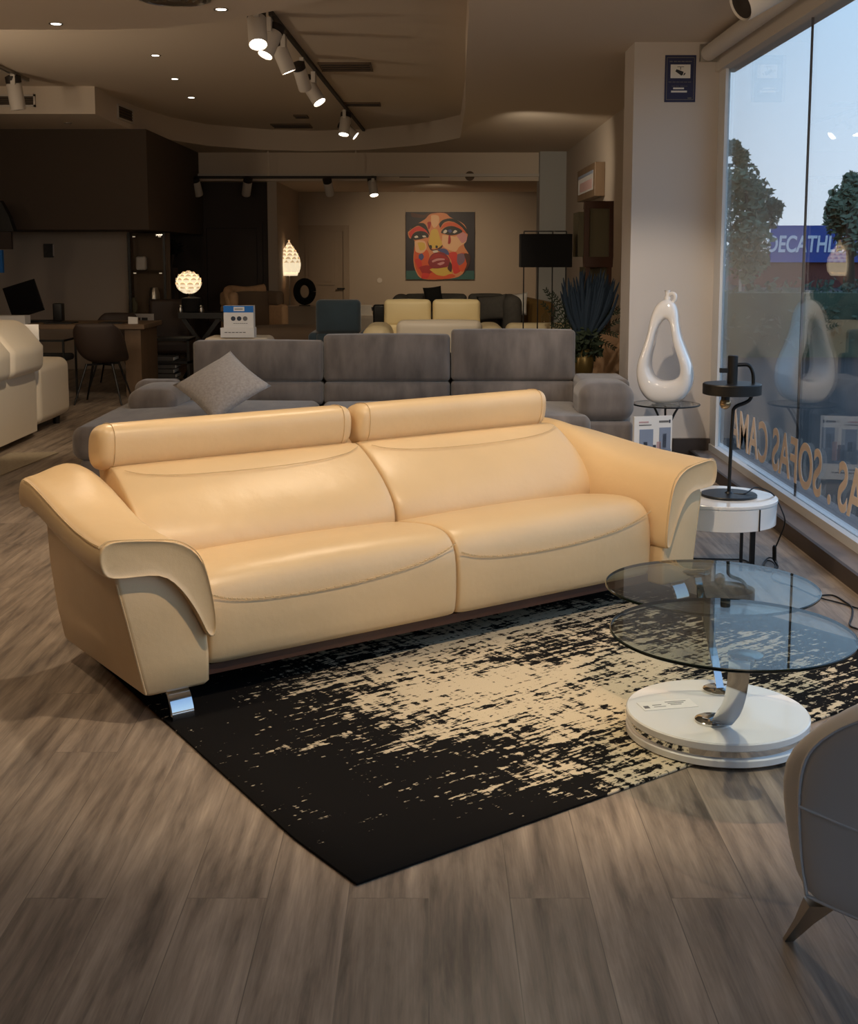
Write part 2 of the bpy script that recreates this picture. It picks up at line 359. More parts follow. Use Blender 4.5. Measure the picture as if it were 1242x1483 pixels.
def obj(name, mb, mats, parent=None, smooth=35, sub=0, bevel=0, **props):
    me = bpy.data.meshes.new(name); bm = bmesh.new()
    vv = [bm.verts.new(p) for p in mb.v]; bm.verts.ensure_lookup_table()
    for f, mi in zip(mb.f, mb.mi):
        try: fc = bm.faces.new([vv[i] for i in f]); fc.material_index = mi
        except ValueError: pass
    bmesh.ops.remove_doubles(bm, verts=bm.verts, dist=1e-5); bmesh.ops.recalc_face_normals(bm, faces=bm.faces)
    bm.to_mesh(me); bm.free()
    for m in (mats if isinstance(mats, (list, tuple)) else [mats]): me.materials.append(M[m] if isinstance(m, str) else m)
    if smooth:
        me.polygons.foreach_set('use_smooth', [True]*len(me.polygons))
        if smooth < 180: me.set_sharp_from_angle(angle=math.radians(smooth))
    o = bpy.data.objects.new(name, me); COL.objects.link(o)
    if parent: o.parent = parent
    if bevel:
        b = o.modifiers.new('bevel', 'BEVEL'); b.width = bevel; b.segments = 2; b.limit_method = 'ANGLE'
    if sub:
        s = o.modifiers.new('sub', 'SUBSURF'); s.levels = sub; s.render_levels = sub
    for k, v in props.items(): o[k] = v
    return o
def thing(name, label, cat, loc=(0, 0, 0), rz=0, group=None):
    o = bpy.data.objects.new(name, None); COL.objects.link(o); o.location = loc; o.rotation_euler = (0, 0, rz)
    o['label'] = label; o['category'] = cat
    if group: o['group'] = group
    o.empty_display_size = .1
    return o
def tag(o, label, cat, group=None):
    o['label'] = label; o['category'] = cat
    if group: o['group'] = group
    return o
def struct(name, mb, m, smooth=0, **k):
    o = obj(name, mb, m, None, smooth, **k); o['kind'] = 'structure'; return o
def inv(root):      # lets a part be given in world coordinates
    return (Matrix.Translation(root.location) @ Matrix.Rotation(root.rotation_euler.z, 4, 'Z')).inverted()
def dup(root, loc, label, rz=None, group=None):
    r = root.copy(); COL.objects.link(r); r.location = loc
    if rz is not None: r.rotation_euler = (0, 0, rz)
    r['label'] = label
    if group: r['group'] = group
    for ch in list(root.children):
        c = ch.copy(); COL.objects.link(c); c.parent = r
        for g in ch.children:
            d = g.copy(); COL.objects.link(d); d.parent = c
    return r
def text_mesh(body, size, depth, off=0):
    cu = bpy.data.curves.new('lettering', 'FONT'); cu.body = body; cu.size = size; cu.extrude = depth; cu.offset = off*size; cu.align_x = 'CENTER'
    o = bpy.data.objects.new('lettering', cu); COL.objects.link(o)
    dg = bpy.context.evaluated_depsgraph_get(); me = bpy.data.meshes.new_from_object(o.evaluated_get(dg))
    vs = [tuple(v.co) for v in me.vertices]; fs = [tuple(p.vertices) for p in me.polygons]
    bpy.data.objects.remove(o); bpy.data.curves.remove(cu); return vs, fs

# ================================================================== THE ROOM
ZC, ZU = 3.01, 3.30          # flat ceiling, raised ceiling
mb = MB(); box(mb, (-7, -2.6, -.1), (2.35, 21.8, 0)); struct('floor', mb, 'floor')
# lower ceiling with the rounded recess
hole = [G(x, y, ZC) for x, y in [(138, 165), (160, 176), (200, 190), (250, 203), (300, 211), (380, 217), (450, 219), (530, 217), (600, 211), (640, 205)]]
hole += [Vector((.40, 16.3, ZC)), Vector((.40, 15.8, ZC)), Vector((.37, 13, ZC)), Vector((.30, 10.5, ZC)), Vector((.25, 8, ZC)), Vector((.22, 7.0, ZC)), Vector((.1, 6.85, ZC)), Vector((-.1, 7.0, ZC))]
hole += [G(x, y, ZC) for x, y in [(520, -14), (470, 0), (400, 15), (350, 25), (300, 33), (230, 41), (150, 43), (0, 43)]]
hole += [Vector((-5.6, hole[-1].y, ZC)), Vector((-5.6, hole[0].y, ZC))]
outer = [Vector((-7, -2.6, ZC)), Vector((2.35, -2.6, ZC)), Vector((2.35, 21.8, ZC)), Vector((-7, 21.8, ZC))]
mb = MB(); tri = tessellate_polygon([outer, hole]); mb.add(outer+hole, [tuple(t) for t in tri]); struct('ceiling', mb, 'ceil')
n = len(hole); mb = MB()
mb.add([(p.x, p.y, ZC) for p in hole]+[(p.x, p.y, ZU) for p in hole], [(i, (i+1) % n, (i+1) % n+n, i+n) for i in range(n)])
struct('trim_1', mb, 'ceil', smooth=40)
mb = MB(); box(mb, (-7, -2.6, ZU), (2.35, 21.8, ZU+.1)); struct('ceiling_raised', mb, 'ceil')
# walls
mb = MB(); box(mb, (-7.1, -2.6, 0), (-7, 21.8, ZC)); struct('wall_left', mb, 'darkwall')
mb = MB(); box(mb, (-7, -2.7, 0), (2.35, -2.6, ZC)); struct('wall_behind', mb, 'wall')
mb = MB(); box(mb, (-7, 21.8, 0), (2.35, 21.9, ZC)); struct('wall_back', mb, 'wall')
mb = MB(); box(mb, (2.0, 9.53, 0), (2.11, 21.8, ZC)); struct('wall_right', mb, 'wall')
# pillar by the window
pl = P(912, 400, 9.1).x
mb = MB(); box(mb, (pl, 9.1, 0), (2.11, 9.53, ZC)); struct('wall_pillar', mb, 'pillarp')
# far grey pier on the right
pr = P(781, 300, 18.4).x
mb = MB(); box(mb, (pr, 18.4, 0), (2.0, 18.9, ZC)); struct('wall_pier', mb, 'greywall')
# back soffit
mb = MB(); box(mb, (-3.6, 18.6, 2.60), (2.0, 21.8, ZC)); struct('ceiling_soffit', mb, 'ceil')
mb = MB(); box(mb, (-3.6, 18.52, 2.66), (2.0, 18.6, 2.70)); struct('trim_2', mb, 'trimw')
# stair box hanging on the left, wall under it
mb = MB(); sx = P(213, 250, 15.2).x
box(mb, (-7, 15.2, 1.82), (sx, 21.7, ZC)); struct('wall_stair', mb, 'darkwall')
ux = P(185, 400, 16.6).x
mb = MB(); box(mb, (-7, 16.6, 0), (ux, 21.7, 1.82)); struct('wall_understair', mb, 'wall')
# dark panelled wall and its light return
c0 = P(388, 350, 18.7).x
mb = MB(); box(mb, (ux, 18.9, 0), (c0, 19.05, 2.6)); struct('wall_panel', mb, 'panel')
mb = MB(); box(mb, (c0, 18.7, 0), (c0+.14, 21.8, 2.6)); struct('wall_return', mb, 'wall')
# door in the dark panel and back-wall door
mb = MB(); a = P(291, 330, 18.9); b = P(380, 330, 18.9)
box(mb, (a.x, 18.86, 0), (a.x+.08, 18.9, 2.0)); box(mb, (b.x-.08, 18.86, 0), (b.x, 18.9, 2.0)); box(mb, (a.x+.08, 18.86, 1.92), (b.x-.08, 18.9, 2.0)); box(mb, (a.x+.09, 18.88, .02), (b.x-.09, 18.9, 1.91))
struct('door_1', mb, 'panel')
YB = 21.8
a = P(430, 330, YB); b = P(505, 330, YB)
dr = bpy.data.objects.new('door_2', None); COL.objects.link(dr); dr['kind'] = 'structure'
mb = MB(); box(mb, (a.x, YB-.04, 0), (b.x-.1, YB, 1.93))
for z0, z1 in ((.15, .85), (1.0, 1.8)):
    box(mb, (a.x+.14, YB-.055, z0), (b.x-.25, YB-.04, z1)); box(mb, (a.x+.2, YB-.065, z0+.06), (b.x-.31, YB-.055, z1-.06))
obj('leaf', mb, 'doorp', dr, 0)
mb = MB(); box(mb, (b.x-.1, YB-.06, 0), (b.x, YB, 2.03)); box(mb, (a.x-.1, YB-.06, 1.93), (b.x-.1, YB, 2.03)); obj('door_frame', mb, 'doorp', dr, 0)
h_ = P(494, 418, YB-.08)
mb = MB(); bar(mb, (h_.x-.07, YB-.09, h_.z), (h_.x+.06, YB-.09, h_.z), .025); bar(mb, (h_.x+.05, YB-.09, h_.z), (h_.x+.05, YB-.03, h_.z), .02); obj('door_handle', mb, 'black', dr, 0)

# window wall: sill platform, frame, glass
YW0, YW1, XG = -2.3, 8.95, 2.1
mb = MB(); box(mb, (1.935, -2.6, 0), (2.35, 9.1, .08)); struct('trim_3', mb, 'kerbtop')
mb = MB(); box(mb, (1.915, -2.6, 0), (1.935, 9.1, .081)); struct('baseboard_right', mb, 'kerbface')
mb = MB(); prism(mb, [(1.80, 0), (1.915, 0), (1.935, .08), (2.07, .08), (2.07, .165), (1.80, .165)], 9.06, 9.1, 'y'); struct('baseboard_pillar', mb, 'kerbface')
mb = MB()
box(mb, (XG-.04, YW0, .08), (XG+.06, YW1+.15, .13)); box(mb, (XG-.03, YW1, .13), (XG+.015, YW1+.15, 2.82)); box(mb, (XG-.03, YW1-.05, .13), (XG-.01, YW1, 2.82))
box(mb, (XG-.04, YW0-.1, .13), (XG+.06, YW0, 2.82))
struct('window_frame', mb, 'alu')
mb = MB(); box(mb, (XG-.06, -2.6, 2.80), (XG+.08, 9.1, 2.97)); struct('trim_4', mb, 'trimw')
mb = MB(); box(mb, (XG-.03, -2.6, 2.97), (2.35, 9.1, ZC)); struct('trim_5', mb, 'trimw')
for i, (y0, y1) in enumerate([(YW0, 1.0), (1.005, 4.0), (4.005, 7.037), (7.043, YW1)]):
    mb = MB(); box(mb, (XG, y0, .13), (XG+.012, y1, 2.81)); struct('window_%d' % (i+1), mb, 'window')
mb = MB()
for y in (1.002, 4.002, 7.04): box(mb, (XG-.0005, y-.003, .13), (XG+.0125, y+.003, 2.81))
struct('trim_6', mb, 'grille')
# roller blind above the window
r = thing('roller_blind', 'pale rolled-up window blind along the top of the shop window', 'blind', (XG-.13, 4.5, 2.92))
mb = MB(); tube(mb, [(0, -7, 0), (0, 4.5, 0)], .055, 20); obj('roll', mb, 'trimw', r)
mb = MB(); box(mb, (-.06, 4.5, -.06), (.06, 4.52, .06)); obj('bracket', mb, 'steel', r, 0)

# ================================================================== OUTSIDE
mb = MB(); box(mb, (2.35, -30, -.4), (120, 160, -.3)); struct('ground_outside', mb, 'asphalt')
mb = MB(); box(mb, (2.35, -5, -.3), (4.2, 40, -.1)); struct('pavement_outside', mb, 'asphalt')
def leaf_cloud(mb, blobs, count, size, rn):
    for (c, rad) in blobs:
        for _ in range(count):
            d = Vector((rn.gauss(0, 1), rn.gauss(0, 1), rn.gauss(0, 1))).normalized()*rad*rn.random()**.45
            p = Vector(c)+d; a = Vector((rn.gauss(0, 1), rn.gauss(0, 1), rn.gauss(0, 1))).normalized()
            b = a.orthogonal().normalized(); s = size*rn.uniform(.6, 1.3)
            mb.add([p-a*s, p-b*s*.5, p+a*s, p+b*s*.5], [(0, 1, 2, 3)])
def tree(label, px, py, Y, spread, seed, blobs_px):
    rn = random.Random(seed); c = P(px, py, Y)
    r = thing('street_tree', label, 'tree', (c.x, c.y, -.3)); T = inv(r)
    mb = MB(); mb.T = T; tube(mb, [(c.x, Y, -.3), (c.x+.05, Y, .8), (c.x-.03, Y, 2.2), (c.x, Y, c.z+.4)], [.12, .1, .07, .03])
    bl = []
    for bx, by, br in blobs_px:
        q = P(bx, by, Y+rn.uniform(-.8, .8)); bl.append((q, br*Y/F))
        tube(mb, [(c.x, Y, min(q.z-.3, c.z)), ((c.x+q.x)/2, (Y+q.y)/2, (q.z+c.z)/2), q], [.04, .03, .012], 6)
    obj('trunk', mb, 'bark', r)
    mb = MB(); mb.T = T; leaf_cloud(mb, bl, 420, .085, rn); obj('foliage', mb, 'leaf', r, 0)
tree('bushy tree outside left part of window beside pillar', 1085, 320, 28, 1, 3,
     [(1075, 262, 26), (1095, 285, 26), (1070, 300, 36), (1105, 310, 26), (1062, 340, 38), (1092, 345, 28), (1075, 375, 34), (1100, 378, 14), (1072, 228, 12), (1062, 214, 10), (1050, 270, 30), (1124, 300, 9)])
tree('bushy tree outside at right edge of window before blue sign', 1232, 320, 26, 1, 5,
     [(1222, 290, 24), (1240, 275, 22), (1232, 310, 34), (1255, 300, 40), (1215, 318, 24), (1240, 340, 34), (1270, 330, 50), (1210, 300, 14), (1232, 262, 12)])
r = thing('store_building', 'low red store building with big blue lettered sign across the street', 'building', (27, 72, -.3), math.radians(-4)); 
a = P(1118, 340, 72); b = P(1290, 340, 72); r.location = ((a.x+b.x)/2, 72, -.3); hw = (b.x-a.x)/2
mb = MB(); box(mb, (-hw-1, .3, 0), (hw+6, 9, 2.0)); obj('wall', mb, 'brick', r, 0)
mb = MB(); box(mb, (-hw, 0, 1.45), (hw, .3, 3.55)); sg = obj('sign', mb, 'signblue', r, 0)
vs, fs = text_mesh('DECATHLON', 1.32, .02, .02)
mb = MB(); mb.T = at((-hw+2.35, -.03, 2.05), rx=PI/2) @ Matrix.Diagonal((.66, 1, 1, 1)) @ Matrix(((1, .12, 0, 0), (0, 1, 0, 0), (0, 0, 1, 0), (0, 0, 0, 1))); mb.add(vs, fs); obj('sign_lettering', mb, 'signwhite', sg, 0)
r = thing('street_light', 'tall twin-headed street light above the left tree outside', 'street light', (P(1075, 300, 60).x, 60, -.3)); T = inv(r)
mb = MB(); mb.T = T; q = P(1070, 241, 60); tube(mb, [(r.location.x, 60, -.3), (r.location.x, 60, q.z)], .07); bar(mb, (q.x-.6, 60, q.z), (q.x+.5, 60, q.z), .06); obj('pole', mb, 'steel', r)
for sx_ in (-.55, .45):
    mb = MB(); mb.T = T; rb(mb, (q.x+sx_, 60, q.z+.06), (.5, .3, .14), .05, nf=2, seg=2); obj('lamp_head', mb, 'black', r)
mb = MB(); rn = random.Random(9)
h0 = P(1050, 400, 22)
box(mb, (h0.x-.6, 22.2, -.3), (h0.x+18, 23.2, .85))
leaf_cloud(mb, [((h0.x-.3+i*.42, 22.6, .72), .42) for i in range(44)], 120, .07, rn); leaf_cloud(mb, [((h0.x-.3+i*.42, 22.4, .25), .45) for i in range(44)], 80, .08, rn)
tag(obj('clipped_hedge', mb, 'hedge', None, 0), 'long low clipped green hedge outside below the trees', 'hedge')

# letters on the window, read from outside
vs, fs = text_mesh('AS . SOFAS CAMA', .36, .001, .016)
xs = [v[0] for v in vs]; wtx = max(xs)-min(xs)
y_a = (XG*F/(1062-621)); y_b = (XG*F/(1262-621)); L_ = y_a-y_b
sxx = L_/wtx
wl = thing('window_lettering', 'peach capital letters stuck along bottom of the window, mirrored from inside', 'lettering', (XG-.002, (y_a+y_b)/2-(max(xs)+min(xs))/2*sxx, .215))
# local x of the writing runs towards the pillar (away from the camera) so that it reads from outside
TW = Matrix(((0, 0, 1, 0), (sxx, 0, 0, 0), (0, 1, 0, 0), (0, 0, 0, 1)))
par = list(range(len(vs)))
def fnd(a):
    while par[a] != a: par[a] = par[par[a]]; a = par[a]
    return a
for f in fs:
    for k in f[1:]: par[fnd(k)] = fnd(f[0])
isl = {}
for f in fs: isl.setdefault(fnd(f[0]), []).append(f)
for fl_ in isl.values():
    ids = sorted({k for f in fl_ for k in f}); mp_ = {k: n_ for n_, k in enumerate(ids)}
    mb = MB(); mb.T = TW; mb.add([vs[k] for k in ids], [tuple(mp_[k] for k in f) for f in fl_]); obj('letter', mb, 'vinyl', wl, 0)

# ================================================================== RUG
RA = math.radians(36.6); rc = G(516, 1284)
mb = MB(); LU, LV = 2.62, 2.08
rb(mb, (LU/2, LV/2, .004), (LU, LV, .008), .0038, nf=30, seg=1, warp=lambda x, y, z: (x+max(0, y+LV/2-.3)*.085*max(0, .5-x/LU), y, z))
rug = obj('area_rug', mb, rug_mat(LU, LV), None, 35); rug.location = (rc.x, rc.y, .001); rug.rotation_euler = (0, 0, RA)
tag(rug, 'black rug with worn cream streaks under the cream sofa and glass table', 'rug')
ZR = .0095

# ================================================================== CREAM SOFA
SA = math.radians(35.5)
sofa = thing('leather_sofa', 'large cream leather sofa with two headrests standing on the streaked rug', 'sofa', (-.734, 4.016, 0), SA)
SL = 2.07
def seat_warp(x0):
    def w(x, y, z):        # y: front(-) to back(+); the front rolls down, the middle dips
        return (x, y, z)
    return w
for k in range(2):
    x0 = .003+k*1.036; wd = 1.032
    # profile front to back (v, z) of a seat: fascia, nose, crown, back
    prof = [(.015, .128), (0, .15), (-.008, .24), (-.006, .32), (.0, .385), (.018, .43), (.055, .462), (.12, .475), (.22, .472), (.34, .455), (.46, .435), (.56, .42), (.60, .36), (.60, .2), (.60, .128), (.3, .128)]
    rings = []; nu = 20
    us = [0, .004, .02, .05]+[.05+(.90)*i/nu for i in range(1, nu)]+[.95, .98, .996, 1]
    for t in us:
        e_ = min(t, 1-t); s_ = min(1, e_/.045); s_ = math.sqrt(max(0, 1-(1-s_)**2)); ring = []
        for (v, z) in prof:
            cen = (.30, .29); sh = .965+.035*s_
            if z > .33: z += .012*(1-(2*t-1)**2)-.010
            ring.append((x0+wd*t, cen[0]+(v-cen[0])*sh, cen[1]+(z-cen[1])*(.96+.04*s_)))
        rings.append(ring)
    mb = MB(); loft(mb, rings); s_ = obj('seat', mb, 'leather', sofa, 180, sub=1)
    mb = MB(); pts = []
    sx0 = [(0.01, .385), (.08, .362), (.2, .345), (.4, .338), (.6, .345), (.8, .368), (.92, .395), (.99, .425)]
    pts = smooth_path([(x0+wd*t, -.011+(.004 if z > .38 else 0), z) for t, z in sx0], 6)
    for i in range(len(pts)-1):       # double row of stitches
        if i % 1 == 0:
            p, q = pts[i], pts[i+1]; m_ = p.lerp(q, .72)
            tube(mb, [p, m_], .0019, 5)
    tube(mb, [p+Vector((0, .0005, -.004)) for p in pts], .0014, 5)
    obj('seam', mb, 'stitch', s_, 60)
    # backrest: lumbar bulge leaning back
    x0 = (-.045, 1.045)[k]; wd = 1.085
    prof = [(.48, .33), (.40, .38), (.385, .44), (.40, .50), (.445, .555), (.505, .61), (.57, .655), (.625, .69), (.67, .712), (.72, .722), (.78, .715), (.84, .68), (.80, .5), (.70, .33)]
    rings = []
    for t in us:
        e_ = min(t, 1-t); s_ = min(1, e_/.06); s_ = math.sqrt(max(0, 1-(1-s_)**2)); b_ = .022*(1-(2*t-1)**4)-.02
        wr = 1-(2*t-1)**2
        ring = []
        for i, (v, z) in enumerate(prof):
            cen = (.68, .55); sh = .93+.07*s_
            vv = cen[0]+(v-cen[0])*sh-(b_ if 1 <= i <= 8 else 0); zz = cen[1]+(z-cen[1])*(.95+.05*s_)
            if 2 <= i <= 5: vv += .006*math.sin(t*63+2*k)*math.exp(-((t-(.45 if k == 0 else .35))/.22)**2)*(1 if k == 0 else .25)
            ring.append((x0+wd*t, vv, zz))
        rings.append(ring)
    mb = MB(); loft(mb, rings); bk = obj('backrest', mb, 'leather', sofa, 180, sub=1)
    mb = MB(); pts = smooth_path([(x0+wd*t, v, z) for t, v, z in [(.03, .662, .711), (.1, .628, .694), (.25, .598, .683), (.5, .586, .679), (.75, .598, .683), (.9, .628, .694), (.97, .662, .711)]], 8)
    tube(mb, pts, .0017, 5); obj('seam', mb, 'stitch', bk, 60)
    # headrest roll
    x0 = (-.085, 1.045)[k]; x1 = (1.025, 2.105)[k]
    mb = MB(); cv, cz = .79, .784; tilt = math.radians(6); rings = []; nn = 22
    for t, sc in [(0, .45), (.004, .68), (.014, .86), (.028, .95), (.05, 1)]+[(.05+.90*i/10, 1.0) for i in range(1, 10)]+[(.95, 1), (.972, .95), (.986, .86), (.996, .68), (1, .45)]:
        ring = []
        for j in range(nn):
            a_ = 2*PI*j/nn; ca, sa = math.cos(a_), math.sin(a_)
            px = .088*sc*math.copysign(abs(ca)**.74, ca); pz = .094*sc*math.copysign(abs(sa)**.74, sa)
            ring.append((x0+(x1-x0)*t, cv+px*math.cos(tilt)-pz*math.sin(tilt), cz+px*math.sin(tilt)*-1+pz*math.cos(tilt)))
        rings.append(ring)
    loft(mb, rings); hd = obj('headrest', mb, 'leather', sofa, 50, sub=1)
    for t in (.05, .95):
        mb = MB()
        ring = [(x0+(x1-x0)*t, cv+.0875*math.copysign(abs(math.cos(a_))**.74, math.cos(a_))*math.cos(tilt)-.0935*math.copysign(abs(math.sin(a_))**.74, math.sin(a_))*math.sin(tilt),
                 cz-.0875*math.copysign(abs(math.cos(a_))**.74, math.cos(a_))*math.sin(tilt)+.0935*math.copysign(abs(math.sin(a_))**.74, math.sin(a_))*math.cos(tilt)) for a_ in [2*PI*j/40 for j in range(41)]]
        tube(mb, ring, .0014, 5); obj('piping', mb, 'stitch', hd, 60)
    for t in (.25, .75): mb = MB(); bar(mb, (x0+(x1-x0)*t, .80, .66), (x0+(x1-x0)*t, .80, .76), .03, .012); obj('headrest_bracket', mb, 'black', sofa, 0)
def mir(ring, sgn): return [(p[0] if sgn < 0 else SL-p[0]*.78, p[1], p[2]) for p in ring]
for sgn in (-1, 1):
    # side panel: front leans back a little, outside flares upwards
    rings = []
    for tz, uo, ui, v0, v1 in [(.10, -.243, -.030, -.045, .70), (.112, -.252, -.022, -.055, .71), (.2, -.272, -.020, -.054, .78), (.27, -.288, -.025, -.052, .82), (.35, -.305, -.07, -.05, .88), (.48, -.335, -.10, -.046, .94), (.56, -.345, -.14, -.02, .95)]:
        r_ = .018; ring = []
        for (cx, cy, a0) in [(uo+r_, v0+r_, PI), (ui-r_, v0+r_, 1.5*PI), (ui-r_, v1-r_, 0), (uo+r_, v1-r_, .5*PI)]:
            for j in range(4): a_ = a0+PI/2*j/3; ring.append((cx+r_*math.cos(a_), cy+r_*math.sin(a_), tz))
        ring = [(u_+max(0, (v_+.05)/1.0)*(tz-.1)*.30*(1 if u_ < -.2 else 0), v_, z_) for u_, v_, z_ in ring]
        rings.append(mir(ring, sgn))
    mb = MB(); loft(mb, rings); ar = obj('armrest', mb, 'leather', sofa, 50)
    mb = MB(); tube(mb, [mir([p], sgn)[0] for p in [(-.247, -.05, .108), (-.268, -.049, .2), (-.30, -.045, .35), (-.33, -.042, .48)]], .0035, 6); obj('piping', mb, 'leather', ar, 60)
    # the padded arm: an L section that wraps over the panel and hangs down inside
    sec = [(-.372, .508), (-.392, .530), (-.402, .57), (-.396, .612), (-.37, .628), (-.33, .628), (-.24, .618), (-.15, .605), (-.09, .575), (-.052, .525), (-.030, .45), (-.016, .37), (-.010, .30), (-.014, .268), (-.03, .262), (-.046, .285), (-.070, .345), (-.105, .41), (-.15, .468), (-.20, .502), (-.28, .505)]
    rings = []
    for v, lift, crest, wd, tip, sc in [(-.078, 0, 0, 1, 0, .90), (-.088, 0, 0, 1, 0, .955), (-.085, 0, 0, 1, 0, .985), (-.07, 0, 0, 1, 0, 1), (.0, .0, .0, 1, 0, 1), (.15, .004, .002, 1, .02, 1), (.32, .015, .016, 1, .05, 1), (.48, .032, .055, .99, .10, 1), (.62, .05, .105, .98, .15, 1), (.76, .062, .135, .95, .2, 1), (.88, .06, .14, .92, .22, 1), (.95, .05, .12, .90, .22, .97), (.985, .03, .09, .88, .22, .9)]:
        ring = []
        for (u, z) in sec:
            w_ = max(0, min(1, (u+.33)/.22)); w_ = w_*w_*(3-2*w_)                     # 0 outside, 1 inside crest
            zz = z+(lift*(1-w_)+crest*w_)*(1 if z > .5 else max(0, (z-.26)/.24))
            uu = -.2+(u+.2)*(wd if u > -.2 else max(.6, 1-.42*max(0, v)**1.1))
            cen = (-.2, .555) if u < -.09 else (-.05, .42)
            uu = cen[0]+(uu-cen[0])*sc if sc < 1 else uu; zz = cen[1]+(zz-cen[1])*sc if sc < 1 else zz
            ring.append((uu, v, zz))
        rings.append(mir(ring, sgn))
    mb = MB(); loft(mb, rings, caps=False); ns = len(sec)
    for base in (0, (len(rings)-1)*ns):
        top = [base+i for i in range(1, 14)]; bot = [base]+[base+i for i in range(ns-1, 13, -1)]; i = j = 0; fs_ = []
        while i < len(top)-1 or j < len(bot)-1:
            ni = (i+1)/(len(top)-1); nj = (j+1)/(len(bot)-1)
            if i < len(top)-1 and j < len(bot)-1 and abs(ni-nj) < .045: fs_.append((top[i], top[i+1], bot[j+1], bot[j])); i += 1; j += 1
            elif i < len(top)-1 and (ni <= nj or j >= len(bot)-1): fs_.append((top[i], top[i+1], bot[j])); i += 1
            else: fs_.append((top[i], bot[j+1], bot[j])); j += 1
        mb.f += fs_; mb.mi += [0]*len(fs_)
    pd = obj('arm_pad', mb, 'leather', ar, 180, sub=1)
    mb = MB()
    pth = smooth_path([mir([(u, -.076, z)], sgn)[0] for u, z in sec[3:14]], 4)
    tube(mb, pth, .002, 5)
    pth = smooth_path([mir([(u, -.078, z+.006)], sgn)[0] for u, z in sec[14:]+sec[:1]], 8)
    for i in range(0, len(pth)-1): tube(mb, [pth[i], pth[i].lerp(pth[i+1], .6)], .002, 5)
    pth = smooth_path([mir([q], sgn)[0] for q in [(-.2-.194*max(.6, 1-.42*max(0, v_)**1.1), v_, z_) for v_, z_ in ((-.07, .617), (0, .617), (.15, .62), (.32, .634), (.48, .652), (.62, .668), (.76, .68), (.88, .678))]], 4)
    tube(mb, pth, .002, 5); obj('seam', mb, 'stitch', pd, 60)
# base frame and back
mb = MB(); box(mb, (-.02, .03, .10), (SL+.02, .72, .135)); box(mb, (.0, .55, .135), (SL, .72, .35)); obj('base_frame', mb, 'walnut', sofa, 0)
mb = MB(); loft(mb, [[(-.02, .68, .11), (SL+.02, .68, .11), (SL+.02, .74, .11), (-.02, .74, .11)], [(-.02, .78, .7), (SL+.02, .78, .7), (SL+.02, .92, .7), (-.02, .92, .7)], [(-.02, .80, .73), (SL+.02, .80, .73), (SL+.02, .90, .73), (-.02, .90, .73)]]); obj('back_panel', mb, 'leather', sofa, 0, bevel=.01)
def on_rug(u, v):
    w = Vector((-.734+u*math.cos(SA)-v*math.sin(SA)-rc.x, 4.016+u*math.sin(SA)+v*math.cos(SA)-rc.y)); a = w.x*math.cos(RA)+w.y*math.sin(RA); b = -w.x*math.sin(RA)+w.y*math.cos(RA)
    return -.03 < a < LU+.03 and -.03 < b < LV+.03
for u, v in [(-.13, -.02), (SL+.13, -.02), (-.02, .55), (SL+.08, .55)]:
    mb = MB(); rings = []
    for z, dv in [(.11, .012), (.10, -.012), (.075, -.034), (.045, -.05), (.025, -.055), (ZR if on_rug(u, v) else .001, -.056)]:
        rings.append([(u-.038, v+dv, z), (u+.038, v+dv, z), (u+.038, v+dv+.014, z), (u-.038, v+dv+.014, z)])
    loft(mb, rings); obj('leg', mb, 'chrome', sofa, 40, label='curved chrome leg')

# ================================================================== GLASS COFFEE TABLE
ct = G(1038, 1029, .082)
t_ = thing('swivel_coffee_table', 'glass coffee table of two swivel discs on round white base', 'table', (ct.x, ct.y, ZR))
R0 = .283
mb = MB(); lathe(mb, [(R0-.006, .0), (R0, .004), (R0, .022), (R0-.004, .026), (.0, .026)][:4], 96); ba = obj('base_disc', mb, 'white_paint', t_, 40)
mb = MB(); lathe(mb, [(R0-.012, .026), (R0-.012, .050)], 96); obj('chrome_band', mb, 'chrome', t_, 40)
mb = MB(); lathe(mb, [(R0-.004, .050), (R0, .054), (R0, .072), (R0-.004, .076)], 96); obj('base_disc', mb, 'white_paint', t_, 40)
T = inv(t_)
gf = G(1059, 913, .43); gr = G(1030, 847, .385)
def gdisc(c, r, th=.010):
    mb = MB(); mb.T = T; lathe(mb, [(r-.003, -th), (r, -th+.002), (r, -.002), (r-.003, 0)], 120, c); mb.mi[:360] = [1]*360; return obj('glass_top', mb, ['glass', 'glassedge'], t_, 12)
gdisc(gf, .348); gdisc(gr, .36)
